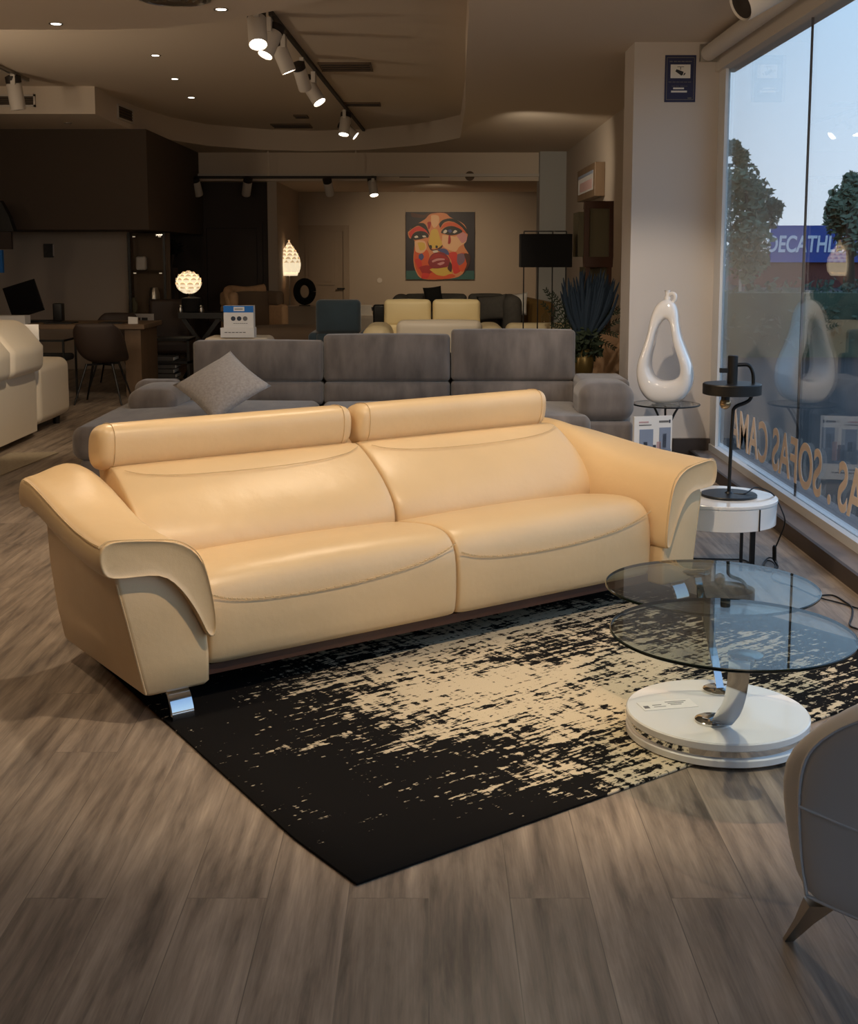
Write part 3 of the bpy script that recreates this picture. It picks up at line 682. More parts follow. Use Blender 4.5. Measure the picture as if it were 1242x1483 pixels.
for hp, pp, gc, top in [((1032, 1042), (1079, 947), gf, .419), ((1042, 998), (1008, 828), gr, .374)]:
    h = G(*hp, .09); q = G(*pp, top)
    mb = MB(); mb.T = T; lathe(mb, [(.030, .0), (.054, .001), (.055, .006), (.046, .010)], 40, (h.x, h.y, ZR+.076)); obj('hub', mb, 'chrome', t_, 40)
    mb = MB(); mb.T = T; lathe(mb, [(.04, -.006), (.048, -.005), (.048, 0), (.045, .001)], 40, (q.x, q.y, top-.001)); obj('top_plate', mb, 'chrome', t_, 40)
    if top > .4: mid = [(h.x-.012, h.y+.01, ZR+.087), (h.x+.012, h.y-.02, ZR+.088), P(1052, 1047, 3.605), P(1068, 1034, 3.55), P(1078, 1005, 3.48), P(1083, 965, 3.40), (q.x+.01, q.y+.01, top-.006)]
    else: mid = [(h.x, h.y, ZR+.083), (h.x-.004, h.y+.03, ZR+.13), (h.x-.012, h.y+.10, ZR+.22), (q.x+.004, q.y-.06, top-.06), (q.x, q.y-.02, top-.012), (q.x, q.y, top-.006)]
    mb = MB(); mb.T = T; pts = smooth_path(mid, 6); sd = Vector((-.9, .45, 0)).normalized() if top > .4 else Vector((1, .2, 0)).normalized(); wv = .030 if top > .4 else .013; rings = []
    for i, p in enumerate(pts):
        tn = (pts[min(i+1, len(pts)-1)]-pts[max(i-1, 0)]).normalized(); s1 = (sd-tn*sd.dot(tn)).normalized(); n1 = tn.cross(s1)*.004
        c_ = p+(s1*wv*.8*min(1, max(0, (i-4)/12)) if top > .4 else s1*0)
        rings.append([c_-s1*wv-n1, c_+s1*wv-n1, c_+s1*wv+n1, c_-s1*wv+n1])
    loft(mb, rings); obj('support_arm', mb, 'chrome', t_, 40)
# price tag lying on the base
r = thing('price_tag', 'white paper price tag lying on the coffee table base', 'price tag', (G(966, 1019, .09).x, G(966, 1019, .09).y, ZR+.0765), math.radians(12))
mb = MB(); box(mb, (-.09, -.036, 0), (.09, .036, .0012)); obj('card', mb, 'paper', r, 0)
mb = MB(); box(mb, (-.082, -.02, .0012), (-.065, .0, .0018)); 
for i in range(3): box(mb, (.0+.005*i, .018-.012*i, .0012), (.07-.012*i, .022-.012*i, .0018))
box(mb, (-.05, .0, .0012), (-.02, .004, .0018)); box(mb, (-.05, -.015, .0012), (-.01, -.012, .0018)); obj('print', mb, 'ink', r, 0)

# ================================================================== WHITE TUB CHAIR, bottom right
c1 = G(1166, 1299, .165); aa = math.radians(-38)
e1 = Vector((math.cos(aa), math.sin(aa), 0)); e2 = Vector((-e1.y, e1.x, 0))
ch = thing('tub_chair', 'pale grey leather armchair cut off by lower right edge of the view', 'chair', (c1.x+e1.x*.25+e2.x*.3, c1.y+e1.y*.25+e2.y*.3, 0))
T = inv(ch)
def onplane(x, y, back=0):
    o = Vector((0, 0, H)); p = P(x, y, 1.0); d = p-o; q = c1+e2*back
    return o+d*((q-o).dot(e2)/d.dot(e2))
inner = [(1168, 1297), (1160, 1240), (1157, 1160), (1163, 1110), (1180, 1080), (1210, 1058), (1242, 1044), (1290, 1030), (1370, 1024), (1430, 1040), (1455, 1090), (1460, 1180), (1450, 1290), (1420, 1370), (1380, 1388), (1320, 1366), (1242, 1330), (1200, 1312)]
outer = [(1162, 1292), (1143, 1226), (1132, 1150), (1134, 1098), (1158, 1070), (1197, 1042), (1240, 1020), (1290, 1004), (1375, 996), (1450, 1010), (1490, 1070), (1500, 1180), (1490, 1300), (1450, 1370), (1390, 1380), (1320, 1358), (1245, 1322), (1202, 1304)]
fi = [onplane(*p) for p in inner]; ri = [onplane(*p, .045) for p in outer]; cen = sum(fi, Vector())/len(fi)
def ins(ring, k, dz): return [cen+(p-cen)*k+e2*dz for p in ring]
mb = MB(); mb.T = T
loft(mb, [ins(fi, .25, -.012), ins(fi, .6, -.012), ins(fi, .9, -.010), ins(fi, .985, -.004), fi, ins(ri, .975, -.018), ri, ins(ri, 1.0, .035), ins(ri, .95, .075), ins(ri, .8, .085)])
sh = obj('shell', mb, 'white_chair', ch, 180, sub=1)
mb = MB(); mb.T = T; tube(mb, smooth_path([p-e2*.001 for p in fi]+[fi[0]-e2*.001], 3), .004, 6)
tube(mb, smooth_path([onplane(x, y, -.012) for x, y in [(1157, 1168), (1200, 1187), (1242, 1204), (1330, 1236), (1450, 1270)]], 4), .003, 6); obj('piping', mb, 'white_chair', sh, 60)
mb = MB(); mb.T = T @ Matrix.Translation(c1) @ Matrix.Rotation(aa, 4, 'Z'); rb(mb, (.25, .32, .13), (.40, .44, .17), .05); obj('seat', mb, 'white_chair', ch, 60)
mb = MB(); mb.T = T @ Matrix.Translation(c1) @ Matrix.Rotation(aa, 4, 'Z'); rb(mb, (.25, .58, .28), (.42, .10, .50), .045); obj('armrest', mb, 'white_chair', ch, 60)
ft = G(1141, 1361, 0); tp_ = onplane(1188, 1306, .03)
legs = [(ft, tp_)]
for a_, b_ in ((.44, .06), (.1, .5), (.44, .5)):
    t0 = c1+e1*a_+e2*b_; legs.append((Vector((t0.x, t0.y, 0))+(e1*(a_-.27)+e2*(b_-.3))*.3, Vector((t0.x, t0.y, .21))))
for f_, p_ in legs:
    mb = MB(); mb.T = T; loft(mb, [[p+Vector((dx*w, dy*w*.7, 0)) for dx, dy in ((-1, -1), (1, -1), (1, 1), (-1, 1))] for p, w in ((Vector((f_.x, f_.y, .0)), .010), (f_.lerp(p_, .5), .017), (p_, .030))]); obj('leg', mb, 'steel', ch, 0)

# ================================================================== SIDE TABLE, LAMP AND CORD
sc_ = P(1041, 718, 5.83)
st = thing('side_table', 'round white drum side table on black legs beside the cream sofa', 'table', (sc_.x, sc_.y, 0)); zt = sc_.z; rr = .272
mb = MB(); lathe(mb, [(rr-.02, zt-.125), (rr-.006, zt-.12), (rr-.004, zt-.022), (rr-.008, zt-.02), (rr-.008, zt-.016), (rr, zt-.014), (rr, zt-.003), (rr-.003, zt)], 72); dm = obj('drum', mb, 'white_paint', st, 30)
for a_ in (-1.05, 2.1): mb = MB(); bar(mb, (math.cos(a_)*(rr-.003), math.sin(a_)*(rr-.003), zt-.122), (math.cos(a_)*(rr-.003), math.sin(a_)*(rr-.003), zt-.02), .006); obj('door_gap', mb, 'black', dm, 0)
for px in (1076, 1092, 1000, 960):
    q = P(px, 700, 5.83); lx = q.x-sc_.x; ly = 0 if px > 1050 else (.1 if px == 1000 else -.05)
    mb = MB(); bar(mb, (lx, ly, 0), (lx, ly, zt-.12), .013 if px == 1076 else .022); obj('leg', mb, 'black', st, 0)
lm = thing('table_lamp', 'black metal table lamp with flat disc shade on white side table', 'lamp', (P(1055, 713, 5.83).x, 5.83, zt))
sc1 = 5.83/F
mb = MB(); lathe(mb, [(.128, 0), (.132, .002), (.132, .008), (.129, .011), (.02, .013), (.012, .02)], 56); obj('base', mb, 'black', lm, 40)
mb = MB(); tube(mb, smooth_path([(0, 0, .012), (.003, 0, .2), (.008, 0, .36), (.012, 0, .385), (.03, .0, .40), (.06, 0, .41), (.085, 0, .425), (.097, 0, .455), (.10, 0, .50), (.095, 0, .545), (.075, 0, .575), (.04, 0, .578), (-.02, 0, .575)], 5), .0085, 10); obj('stem', mb, 'black', lm, 60)
mb = MB(); lathe(mb, [(.130, .449), (.136, .451), (.136, .493), (.132, .497), (.02, .497)], 64); lathe(mb, [(.126, .452), (.126, .49)], 64, caps=False); obj('lamp_shade', mb, 'black', lm, 40)
mb = MB(); lathe(mb, [(.024, .495), (.024, .615), (.020, .618)], 28); bar(mb, (-.06, 0, .553), (-.02, 0, .553), .02); lathe(mb, [(.008, .42), (.02, .425), (.02, .45)], 20, (-.03, 0, 0)); obj('socket', mb, 'black', lm, 40)
mb = MB(); lathe(mb, [(.004, .382), (.02, .39), (.027, .405), (.024, .42), (.016, .43)], 20, (-.03, 0, 0)); obj('bulb', mb, 'bulbglass', lm, 60, label='small amber glass bulb')
mb = MB(); lathe(mb, [(.016, .43), (.017, .45)], 16, (-.03, 0, 0)); obj('bulb_collar', mb, 'chrome', lm, 60); lm.scale = (1, 1, 1.085)
q = lambda x, y, z: G(x, y, z)
cw = [(lm.location.x+.02, 5.82, zt+.012), (lm.location.x+.07, 5.80, zt+.016), P(1095, 706, 5.86), P(1119, 716, 5.83), P(1132, 740, 5.80), P(1136, 757, 5.80), P(1128, 780, 5.84), P(1121, 798, 5.88), G(1121, 812, .04), G(1126, 822, .008), G(1112, 829, .006), G(1103, 820, .006), G(1112, 808, .012), G(1124, 812, .014), G(1122, 826, .012), G(1106, 826, .01), G(1110, 812, .02), G(1122, 818, .02), G(1118, 838, .005), G(1150, 850, .005), G(1182, 864, .005), G(1215, 873, .005), G(1242, 881, .005), G(1300, 900, .005)]
mb = MB(); tube(mb, smooth_path(cw, 6), .0036, 6)
cd = tag(obj('lamp_cord', mb, 'black', None, 60), 'thin black lamp cord looping from side table down to the floor', 'cord')
mb = MB(); a_ = P(1121, 790, 5.86); b_ = P(1121, 812, 5.88); tube(mb, [a_, a_.lerp(b_, .1), a_.lerp(b_, .9), b_], [.006, .010, .010, .006], 8); obj('cord_switch', mb, 'black', cd, 40)
mb = MB(); tube(mb, smooth_path([G(1003, 809, .005), G(1050, 810, .005), G(1076, 811, .005), G(1090, 818, .005), G(1100, 826, .005)], 6), .004, 6)
tag(obj('floor_cable', mb, 'black', None, 60), 'straight black cable on floor between cream sofa and side table legs', 'cable')
mb = MB(); tube(mb, smooth_path([G(1184, 863, .005), G(1205, 862, .005), G(1222, 871, .005), G(1233, 880, .006), G(1233, 893, .005), G(1230, 905, .005), G(1242, 911, .005), G(1290, 925, .005)], 6), .004, 6)
tag(obj('floor_cable', mb, 'black', None, 60), 'curling black cable on floor right of the glass coffee table', 'cable')

# ================================================================== PEAR VASE ON ITS STAND, BOARD
vz = P(962, 584, 8.5)
sd_ = thing('vase_stand', 'small round glass-topped stand with dark bent metal legs under white vase', 'stand', (P(964, 584, 8.5).x, 8.5, 0))
mb = MB(); lathe(mb, [(.222, vz.z-.012), (.228, vz.z-.010), (.228, vz.z-.002), (.224, vz.z)], 64); obj('glass_top', mb, 'shopglass', sd_, 12)
mb = MB(); ring = [(.228*math.cos(2*PI*j/48), .228*math.sin(2*PI*j/48), vz.z-.006) for j in range(49)]; tube(mb, ring, .0055, 6); obj('rim', mb, 'black', sd_, 60)
for k in range(3):
    a_ = 2*PI*k/3+.3; mb = MB(); tube(mb, smooth_path([(.11*math.cos(a_), .11*math.sin(a_), vz.z-.012), (.06*math.cos(a_), .06*math.sin(a_), vz.z-.09), (.02*math.cos(a_), .02*math.sin(a_), vz.z-.2), (.05*math.cos(a_), .05*math.sin(a_), .15), (.17*math.cos(a_), .17*math.sin(a_), .006)], 6), .008, 8); obj('leg', mb, 'black', sd_, 60)
vs_ = thing('pear_vase', 'glossy white ceramic pear-shaped ornament with open middle on glass stand', 'vase', (vz.x, 8.5, vz.z+.001), math.radians(-20))
k_ = 8.5/F
# outline of the pear and of its opening, photo pixels about its base centre, then metres
po = [(0, 583), (-22, 580), (-36, 566), (-43, 545), (-42, 525), (-35, 504), (-28, 482), (-24, 460), (-17, 442), (-6, 433), (4, 432), (13, 438), (18, 450), (20, 466), (24, 484), (33, 505), (41, 525), (44, 545), (40, 563), (26, 578)]
pi_ = [(-2, 551), (-10, 549), (-18, 542), (-22, 530), (-21, 515), (-17, 498), (-14, 482), (-10, 470), (-5, 462), (0, 458), (5, 460), (8, 466), (11, 480), (14, 494), (19, 508), (24, 522), (26, 534), (24, 543), (16, 549), (6, 551)]
def cl(pts, n=60):
    q = [Vector((x*.92*k_, 0, (583-y)*k_)) for x, y in pts]; q = smooth_path([q[-1]]+q+[q[0], q[1]], 6)[6:-6]
    L_ = [0]
    for i in range(1, len(q)): L_.append(L_[-1]+(q[i]-q[i-1]).length)
    out = []
    for j in range(n):
        t = L_[-1]*j/n; i = max(k for k in range(len(L_)) if L_[k] <= t+1e-9); i = min(i, len(q)-2)
        out.append(q[i].lerp(q[i+1], (t-L_[i])/max(1e-6, L_[i+1]-L_[i])))
    return out
pi_ = [(1+(x-2)*1.0, 512+(y-512)*.95) for x, y in pi_]
A_, B_ = cl(po), cl(pi_); mb = MB(); rings = []
dp = .115
for i in range(60):
    a, b = A_[i], B_[i]; ring = []
    for (t, y) in [(.06, -.8), (.25, -1), (.75, -1), (.94, -.85), (1, -.5), (1, 0), (1, .5), (.94, .85), (.75, 1), (.25, 1), (.06, .8), (0, .45), (-.015, 0), (0, -.45)]:
        p = a.lerp(b, t); hh = .65+.35*min(1, (.60-p.z)/.3); ring.append((p.x, y*dp*hh, max(0, p.z)))
    rings.append(ring)
rings.append(rings[0]); loft(mb, rings, caps=False); bd = obj('body', mb, 'ceramic', vs_, 180, sub=1)
mb = MB(); tube(mb, smooth_path([(-.002, 0, .70), (.004, 0, .735), (.002, 0, .775)], 4), [.021]*4+[.017]*4+[.023], 14); obj('stem', mb, 'ceramic', vs_, 60)
mb = MB(); tube(mb, smooth_path([(.004, 0, .725), (.03, -.01, .752), (.055, -.02, .745), (.058, -.02, .715), (.042, -.01, .69), (.035, -.005, .675)], 5), .013, 10); obj('handle', mb, 'ceramic', vs_, 60)
bx = P(946, 603, 8.12)
bo = thing('display_board', 'white printed display board with a photo of people standing behind the sofa arm', 'display board', (bx.x, 8.12, 0), math.radians(14)); ht = bx.z; hw = .135
mb = MB(); box(mb, (-hw, 0, .03), (hw, .02, ht)); obj('panel', mb, 'paper', bo, 0)
def board_print(sgn, y0):
    mb = MB(); y1 = y0+sgn*.002
    def r_(x0, z0, x1, z1, mi): box(mb, (hw*x0, min(y0, y1), .03+(ht-.03)*z0), (hw*x1, max(y0, y1), .03+(ht-.03)*z1), mi)
    r_(-.72, .25, -.0, .80, 0); r_(.32, .25, .92, .82, 0); r_(-.8, .25, .95, .48, 0)
    r_(-.5, .45, -.3, .60, 1); r_(-.05, .3, .16, .55, 1); r_(.5, .5, .7, .72, 1); r_(.2, .3, .42, .60, 2); r_(-.62, .34, -.28, .46, 3)
    r_(-.75, .90, -.25, .925, 2); r_(-.75, .86, -.1, .875, 4); r_(.3, .90, .8, .93, 4); r_(.82, .89, .9, .94, 1); r_(-.7, .15, .1, .17, 4); r_(-.7, .10, .4, .12, 4)
    return mb
obj('print', board_print(-1, 0), ['photoblue', 'photodark', 'photopink', 'paper', 'ink'], bo, 0)
mb = board_print(1, .02); obj('print', mb, ['photoblue', 'photodark', 'photopink', 'paper', 'ink'], bo, 0)
mb = MB(); box(mb, (-hw*.9, -.06, 0), (-hw*.7, .08, .03)); box(mb, (hw*.7, -.06, 0), (hw*.9, .08, .03)); obj('foot', mb, 'steel', bo, 0)

# ================================================================== CAMERA NOTICE on the pillar
q0 = P(963, 80, 9.1); q1 = P(1006, 148, 9.1)
nt_ = thing('surveillance_notice', 'dark blue camera surveillance notice high on the pillar', 'sign', ((q0.x+q1.x)/2, 9.1, q1.z)); w2 = (q1.x-q0.x)/2; hh = q0.z-q1.z
mb = MB(); box(mb, (-w2, -.006, 0), (w2, -.0005, hh)); obj('plate', mb, 'navy', nt_, 0)
mb = MB()
def nr(x0, z0, x1, z1, mi=0, y=-.0075): box(mb, (w2*x0, y, hh*z0), (w2*x1, -.006, hh*z1), mi)
for a in ((-.9, .045, .9, .06), (-.9, .94, .9, .955), (-.9, .045, -.86, .955), (.86, .045, .9, .955)): nr(*a, 1)
nr(-.64, .51, .64, .80, 0)
for x0 in (-.72, -.45, -.2, .05, .3, .52): nr(x0, .855, x0+.2, .875, 1)
for x0 in (-.76, -.5, -.25, 0, .25, .5): nr(x0, .42, x0+.2, .435, 1)
for x0 in (-.55, -.3, 0, .25): nr(x0, .335, x0+.22, .345, 1)
nr(-.45, .275, .25, .31, 0); nr(-.58, .205, .45, .245, 0); nr(.5, .07, .75, .10, 1)
cam_ = [(-.34, .655), (-.26, .70), (.20, .645), (.14, .575), (.05, .565)]
prism(mb, [(w2*x, hh*z) for x, z in cam_], -.009, -.0075, 'y', 2); prism(mb, [(w2*x, hh*z) for x, z in [(.2, .6), (.3, .63), (.32, .60), (.2, .56)]], -.009, -.0075, 'y', 2)
nr(-.22, .745, .22, .755, 2, -.009); nr(-.02, .69, .02, .75, 2, -.009)
obj('print', mb, ['paper', 'ink', 'black'], nt_, 0)
mb = MB(); q = P(1034, 509, 9.1); rb(mb, (q.x, 9.09, q.z), (.03, .02, .07), .008, nf=1, seg=2); tag(obj('wall_socket', mb, 'trimw', None, 40), 'small white fitting on the pillar to the right of white vase', 'socket')

# ================================================================== GREY VELVET SOFA
YB_ = 9.15
gs = thing('velvet_sofa', 'long grey velvet corner sofa directly behind the cream leather sofa', 'sofa', (P(560, 600, YB_).x, 8.6, 0)); T = inv(gs)
xl, xr = P(278, 520, YB_).x, P(834, 520, YB_).x
seams = [xl, P(467.5, 520, YB_).x, P(652.5, 520, YB_).x, xr]
tops = [(495, 553), (486, 553), (479, 552)]
for i in range(3):
    a, b = seams[i]+.004, seams[i+1]-.004; zt_ = P(500, tops[i][0], YB_).z; zm = P(500, tops[i][1], YB_).z
    mb = MB(); mb.T = T; rb(mb, ((a+b)/2, YB_+.09, (zt_+zm)/2+.003), (b-a, .17, zt_-zm), .030, (0.0, .055, .008), 8, 3)
    hr = obj('headrest', mb, 'velvet', gs, 60)
    mb = MB(); mb.T = T; rb(mb, ((a+b)/2, YB_+.11, (zm+.40)/2), (b-a, .22, zm-.40-.008), .030, (0, .04, .008), 8, 3); obj('backrest', mb, 'velvet', gs, 60)
mb = MB(); mb.T = T; rb(mb, ((xl+xr)/2, YB_+.27, .40), (xr-xl-.02, .16, .74), .03, nf=4); obj('back_frame', mb, 'velvet', gs, 60)
mb = MB(); mb.T = T; box(mb, (xl, 8.25, .04), (xr, 9.3, .24)); obj('base', mb, 'velvet', gs, 0, bevel=.01)
for i in (1, 2):
    a, b = seams[i]+.004, seams[i+1]-.004
    mb = MB(); mb.T = T; rb(mb, ((a+b)/2, 8.66, .34), (b-a, .92, .2), .05, (0, 0, .02)); obj('seat', mb, 'velvet', gs, 60)
# chaise on the left
cf = G(100, 622, .44); 
mb = MB(); mb.T = T; cx0, cx1 = cf.x, seams[1]-.01
def cw_(x, y, z): return (x, y, z)
rb(mb, ((cx0+cx1)/2, (cf.y+9.1)/2, .345), (cx1-cx0, 9.1-cf.y, .21), .07, (0, 0, .03), 10, 4); obj('chaise', mb, 'velvet', gs, 60)
mb = MB(); mb.T = T; rb(mb, ((cx0+cx1)/2+.02, (cf.y+9.1)/2+.02, .125), (cx1-cx0-.05, 9.1-cf.y-.03, .23), .03); obj('chaise_base', mb, 'velvet', gs, 60)
# rolled side cushions at the far left of the chaise
mb = MB(); mb.T = T; q = P(232, 590, 8.6); rb(mb, (q.x-.03, 8.75, .50), (.34, .62, .17), .075, (0, 0, .02)); obj('side_cushion', mb, 'velvet', gs, 60)
mb = MB(); mb.T = T; q = P(230, 568, 9.2); rb(mb, (q.x, 9.22, .44), (.34, .24, .30), .07); obj('side_arm', mb, 'velvet', gs, 60)
# right arm: block, roll on top
a, b = P(838, 600, 8.35).x, P(917, 600, 8.35).x; zt_ = P(870, 556, 8.5).z
mb = MB(); mb.T = T; rb(mb, ((a+b)/2, 8.75, .21), (b-a-.01, .86, .36), .03); am = obj('armrest', mb, 'velvet', gs, 60)
zb = P(870, 608, 8.3).z
mb = MB(); mb.T = T; rb(mb, ((a+b)/2, 8.52, (zb+zt_)/2), (b-a+.01, .44, zt_-zb+.02), .085, (.0, 0, .02), 8, 4); obj('arm_pillow', mb, 'velvet', am, 60)
a2, b2 = P(836, 550, 9.0).x, P(895, 550, 9.0).x; zz = P(860, 545, 9.0).z
mb = MB(); mb.T = T; rb(mb, ((a2+b2)/2+.02, 9.02, (zz+.36)/2), (b2-a2+.06, .5, zz-.36), .04); obj('arm_back', mb, 'velvet', am, 60)
# scatter cushion
cp = P(322, 577, 8.72)
r = thing('scatter_cushion', 'light grey fluffy square cushion standing on one corner on grey sofa', 'cushion', (P(322, 577, 7.95).x, 7.95, .475), 0)
mb = MB(); R_ = Matrix.Rotation(math.radians(40), 4, 'X') @ Matrix.Rotation(math.radians(43), 4, 'Z')
pillow(mb, .46, .44, .17, c=(0, .0, .20), rot=R_); obj('cover', mb, 'pillow', r, 180)

# ================================================================== WHITE SOFA at the left edge
ws = thing('ivory_sofa', 'ivory leather sofa at the left edge seen from behind and its end', 'sofa', (-3.6, 10.3, 0)); T = inv(ws); xs_ = -3.27
mb = MB(); mb.T = T
prism(mb, [(8.2, .05), (10.30, .05), (10.32, .42), (10.28, .62), (8.2, .62)], xs_-.30, xs_, 'x'); obj('back_frame', mb, 'ivory', ws, 0, bevel=.02)
mb = MB(); mb.T = T; rb(mb, (xs_-.75, 9.25, .28), (.9, 2.1, .3), .06); obj('seat', mb, 'ivory', ws, 60)
def pad_warp(x, y, z): return (x-(.16*max(0, z)/.2)**1.0, y+.05*z, z)
for y0, y1 in ((8.2, 9.52), (9.53, 10.33)):
    mb = MB(); mb.T = T; rb(mb, (xs_-.10, (y0+y1)/2, .765), (.34, y1-y0, .42), .065, (.03, 0, .01), 6, 4, pad_warp); obj('back_cushion', mb, 'ivory', ws, 180)
mb = MB(); mb.T = T; rb(mb, (xs_-.45, 10.9, .33), (.86, .92, .52), .08, (0, 0, .02)); obj('armrest', mb, 'ivory', ws, 60)
for x_, y_ in ((xs_-.1, 9.4), (xs_-.1, 11.15), (xs_-.8, 11.15)):
    mb = MB(); lathe(mb, [(.03, 0), (.035, .07)], 12, (x_+3.6, y_-10.3, 0)); obj('leg', mb, 'black', ws, 60)
q = P(49, 468, 10.55); q2 = P(50, 502, 10.55)
mb = MB(); box(mb, (xs_-.13, 10.36, q2.z), (xs_+.02, 10.363, q.z)); tag(obj('price_card', mb, 'paper', None, 0), 'white price card hanging from the top of the ivory sofa back', 'price tag')
mb = MB(); q0 = G(0, 690, 0); q1 = G(85, 656, 0); mb.add([(q0.x-.9, q0.y, .004), (q0.x, q0.y, .004), (q1.x, q1.y, .004), (q1.x-.9, q1.y+.2, .004)], [(0, 1, 2, 3)])
mb = MB(); prism(mb, [(q0.x-.3, q0.y-.8), (q0.x-.05, q0.y-.8), (q0.x, q0.y), (q1.x, q1.y), (q1.x-.36, q1.y-.02)], .001, .007); tag(obj('flat_rug', mb, 'rugpale', None, 0), 'pale thin rug on the floor before the ivory sofa', 'rug')

# ================================================================== DESK AREA, left background
dk = G(205, 470, .75); YD = 13.4
xd0, xd1 = P(20, 470, YD).x-.4, P(213, 470, YD).x; zd = P(120, 469, YD).z
ds = thing('office_desk', 'long wooden office desk with solid panel legs in dim left background', 'desk', ((xd0+xd1)/2, YD+.3, 0)); T = inv(ds)
mb = MB(); mb.T = T; box(mb, (xd0, YD-.15, zd-.05), (xd1, YD+.75, zd)); obj('desktop', mb, 'oak', ds, 0, bevel=.004)
for xx in (xd0+.02, xd1-.22):
    mb = MB(); mb.T = T; box(mb, (xx, YD-.1, 0), (xx+.17, YD+.7, zd-.05)); obj('leg', mb, 'oak', ds, 0)
q = P(30, 468, YD+.3)
lp = thing('laptop', 'open black laptop on the office desk beside ivory sofa', 'laptop', (q.x, YD+.35, zd), 0)
mb = MB(); box(mb, (-.02, -.12, 0), (.38, .14, .02)); obj('keyboard_base', mb, 'black', lp, 0)
mb = MB(); mb.T = at((.06, .02, .075), ry=math.radians(-17)); box(mb, (-.17, -.01, 0), (.20, .008, .36)); obj('screen', mb, 'screen', lp, 0, bevel=.004)
q = P(52, 455, YD); mb = MB(); rb(mb, (q.x+.08, YD+.56, zd+.1), (.10, .12, .2), .01, nf=1, seg=2); tag(obj('desk_telephone', mb, 'black', None, 40), 'dark upright device on desk right of the laptop', 'device')
q = P(15, 462, YD-.1); mb = MB(); box(mb, (q.x-.2, YD-.08, zd), (q.x+.15, YD+.1, zd+.09)); tag(obj('paper_box', mb, 'paper', None, 0), 'pale paper box on the desk left of laptop', 'box')
q = P(85, 468, YD); mb = MB(); box(mb, (q.x-.16, YD-.02, zd), (q.x+.14, YD+.26, zd+.012)); tag(obj('dark_folder', mb, 'black', None, 0), 'flat dark folder lying on the middle of the desk', 'folder')
q = P(160, 468, YD); mb = MB(); box(mb, (q.x-.13, YD-.02, zd), (q.x+.13, YD+.24, zd+.012)); tag(obj('document_sheets', mb, 'black', None, 0), 'thin stack of documents near right end of the desk', 'papers')
q = P(193, 464, YD); mb = MB(); prism(mb, [(q.x-.055, zd), (q.x+.045, zd), (q.x+.045, zd+.07), (q.x-.055, zd+.075)], YD, YD+.03, 'y'); tag(obj('desk_card', mb, 'paper', None, 0), 'small white card standing on right corner of the desk', 'card')
def shell_chair(label, loc, rz, group, m='taupe'):
    r = thing('desk_chair', label, 'chair', loc, rz, group)
    mb = MB(); rings = []       # bucket: seat curving into a back with low arms
    for (y, z, w, arm) in [(.24, .44, .20, .0), (.20, .455, .22, .02), (.05, .45, .23, .07), (-.10, .46, .235, .14), (-.19, .52, .235, .18), (-.23, .64, .225, .12), (-.25, .76, .20, .05), (-.26, .84, .17, .0)]:
        ring = []
        for j in range(13):
            t = -1+2*j/12; ring.append((t*w, y+arm*.55*abs(t)**3, z+arm*abs(t)**3))
        rings.append(ring)
    loft(mb, rings, False, False); o = obj('seat_shell', mb, m, r, 180)
    so = o.modifiers.new('thick', 'SOLIDIFY'); so.thickness = .045; so.offset = -1; su = o.modifiers.new('sub', 'SUBSURF'); su.levels = su.render_levels = 1
    mb = MB(); bar(mb, (-.14, -.12, .40), (.14, .14, .40), .02); bar(mb, (.14, -.12, .40), (-.14, .14, .40), .02); obj('seat_frame', mb, 'black', r, 0)
    for sx_ in (-1, 1):
        for sy in (-1, 1): mb = MB(); tube(mb, [(sx_*.24, sy*.24, 0), (sx_*.13, sy*.13, .41)], [.009, .013]); obj('leg', mb, 'black', r, 60)
    return r
q = G(143, 575, 0); shell_chair('dark upholstered chair with thin legs in front of the desk, back to us', (P(143, 520, 12.6).x, 12.75, 0), PI, 'desk chairs', 'panel').rotation_euler.z = 0
q = P(166, 455, YD+1.2); r = shell_chair('dark chair behind the desk showing only its upper back', (q.x, YD+1.15, 0), PI, 'desk chairs', 'panel')
for c_ in r.children: pass
# second front chair: thin square metal frame
q = P(68, 505, 12.9); r = thing('frame_chair', 'dark chair with thin square metal frame half hidden by ivory sofa', 'chair', (q.x, 12.95, 0), 0)
mb = MB()
for x_ in (-.22, .22):
    for a, b in (((x_, -.22, 0), (x_, -.22, .64)), ((x_, -.22, .64), (x_, .22, .64)), ((x_, .22, 0), (x_, .22, .64))): bar(mb, a, b, .02)
bar(mb, (-.22, -.22, .64), (.22, -.22, .64), .02); obj('frame', mb, 'black', r, 0)
mb = MB(); rb(mb, (0, 0, .45), (.42, .44, .07), .03); obj('seat', mb, 'blackfab', r, 60)
mb = MB(); q = P(71, 363, 16.6); box(mb, (q.x-.06, 16.55, q.z-.09), (q.x+.06, 16.6, q.z+.09)); o = tag(obj('wall_thermostat', mb, 'darkgrey', None, 0, bevel=.006), 'small dark box with pale side mounted on wall above the desk', 'wall device')
mb = MB(); box(mb, (q.x+.062, 16.56, q.z-.07), (q.x+.068, 16.6, q.z+.08)); obj('cover', mb, 'trimw', o, 0)
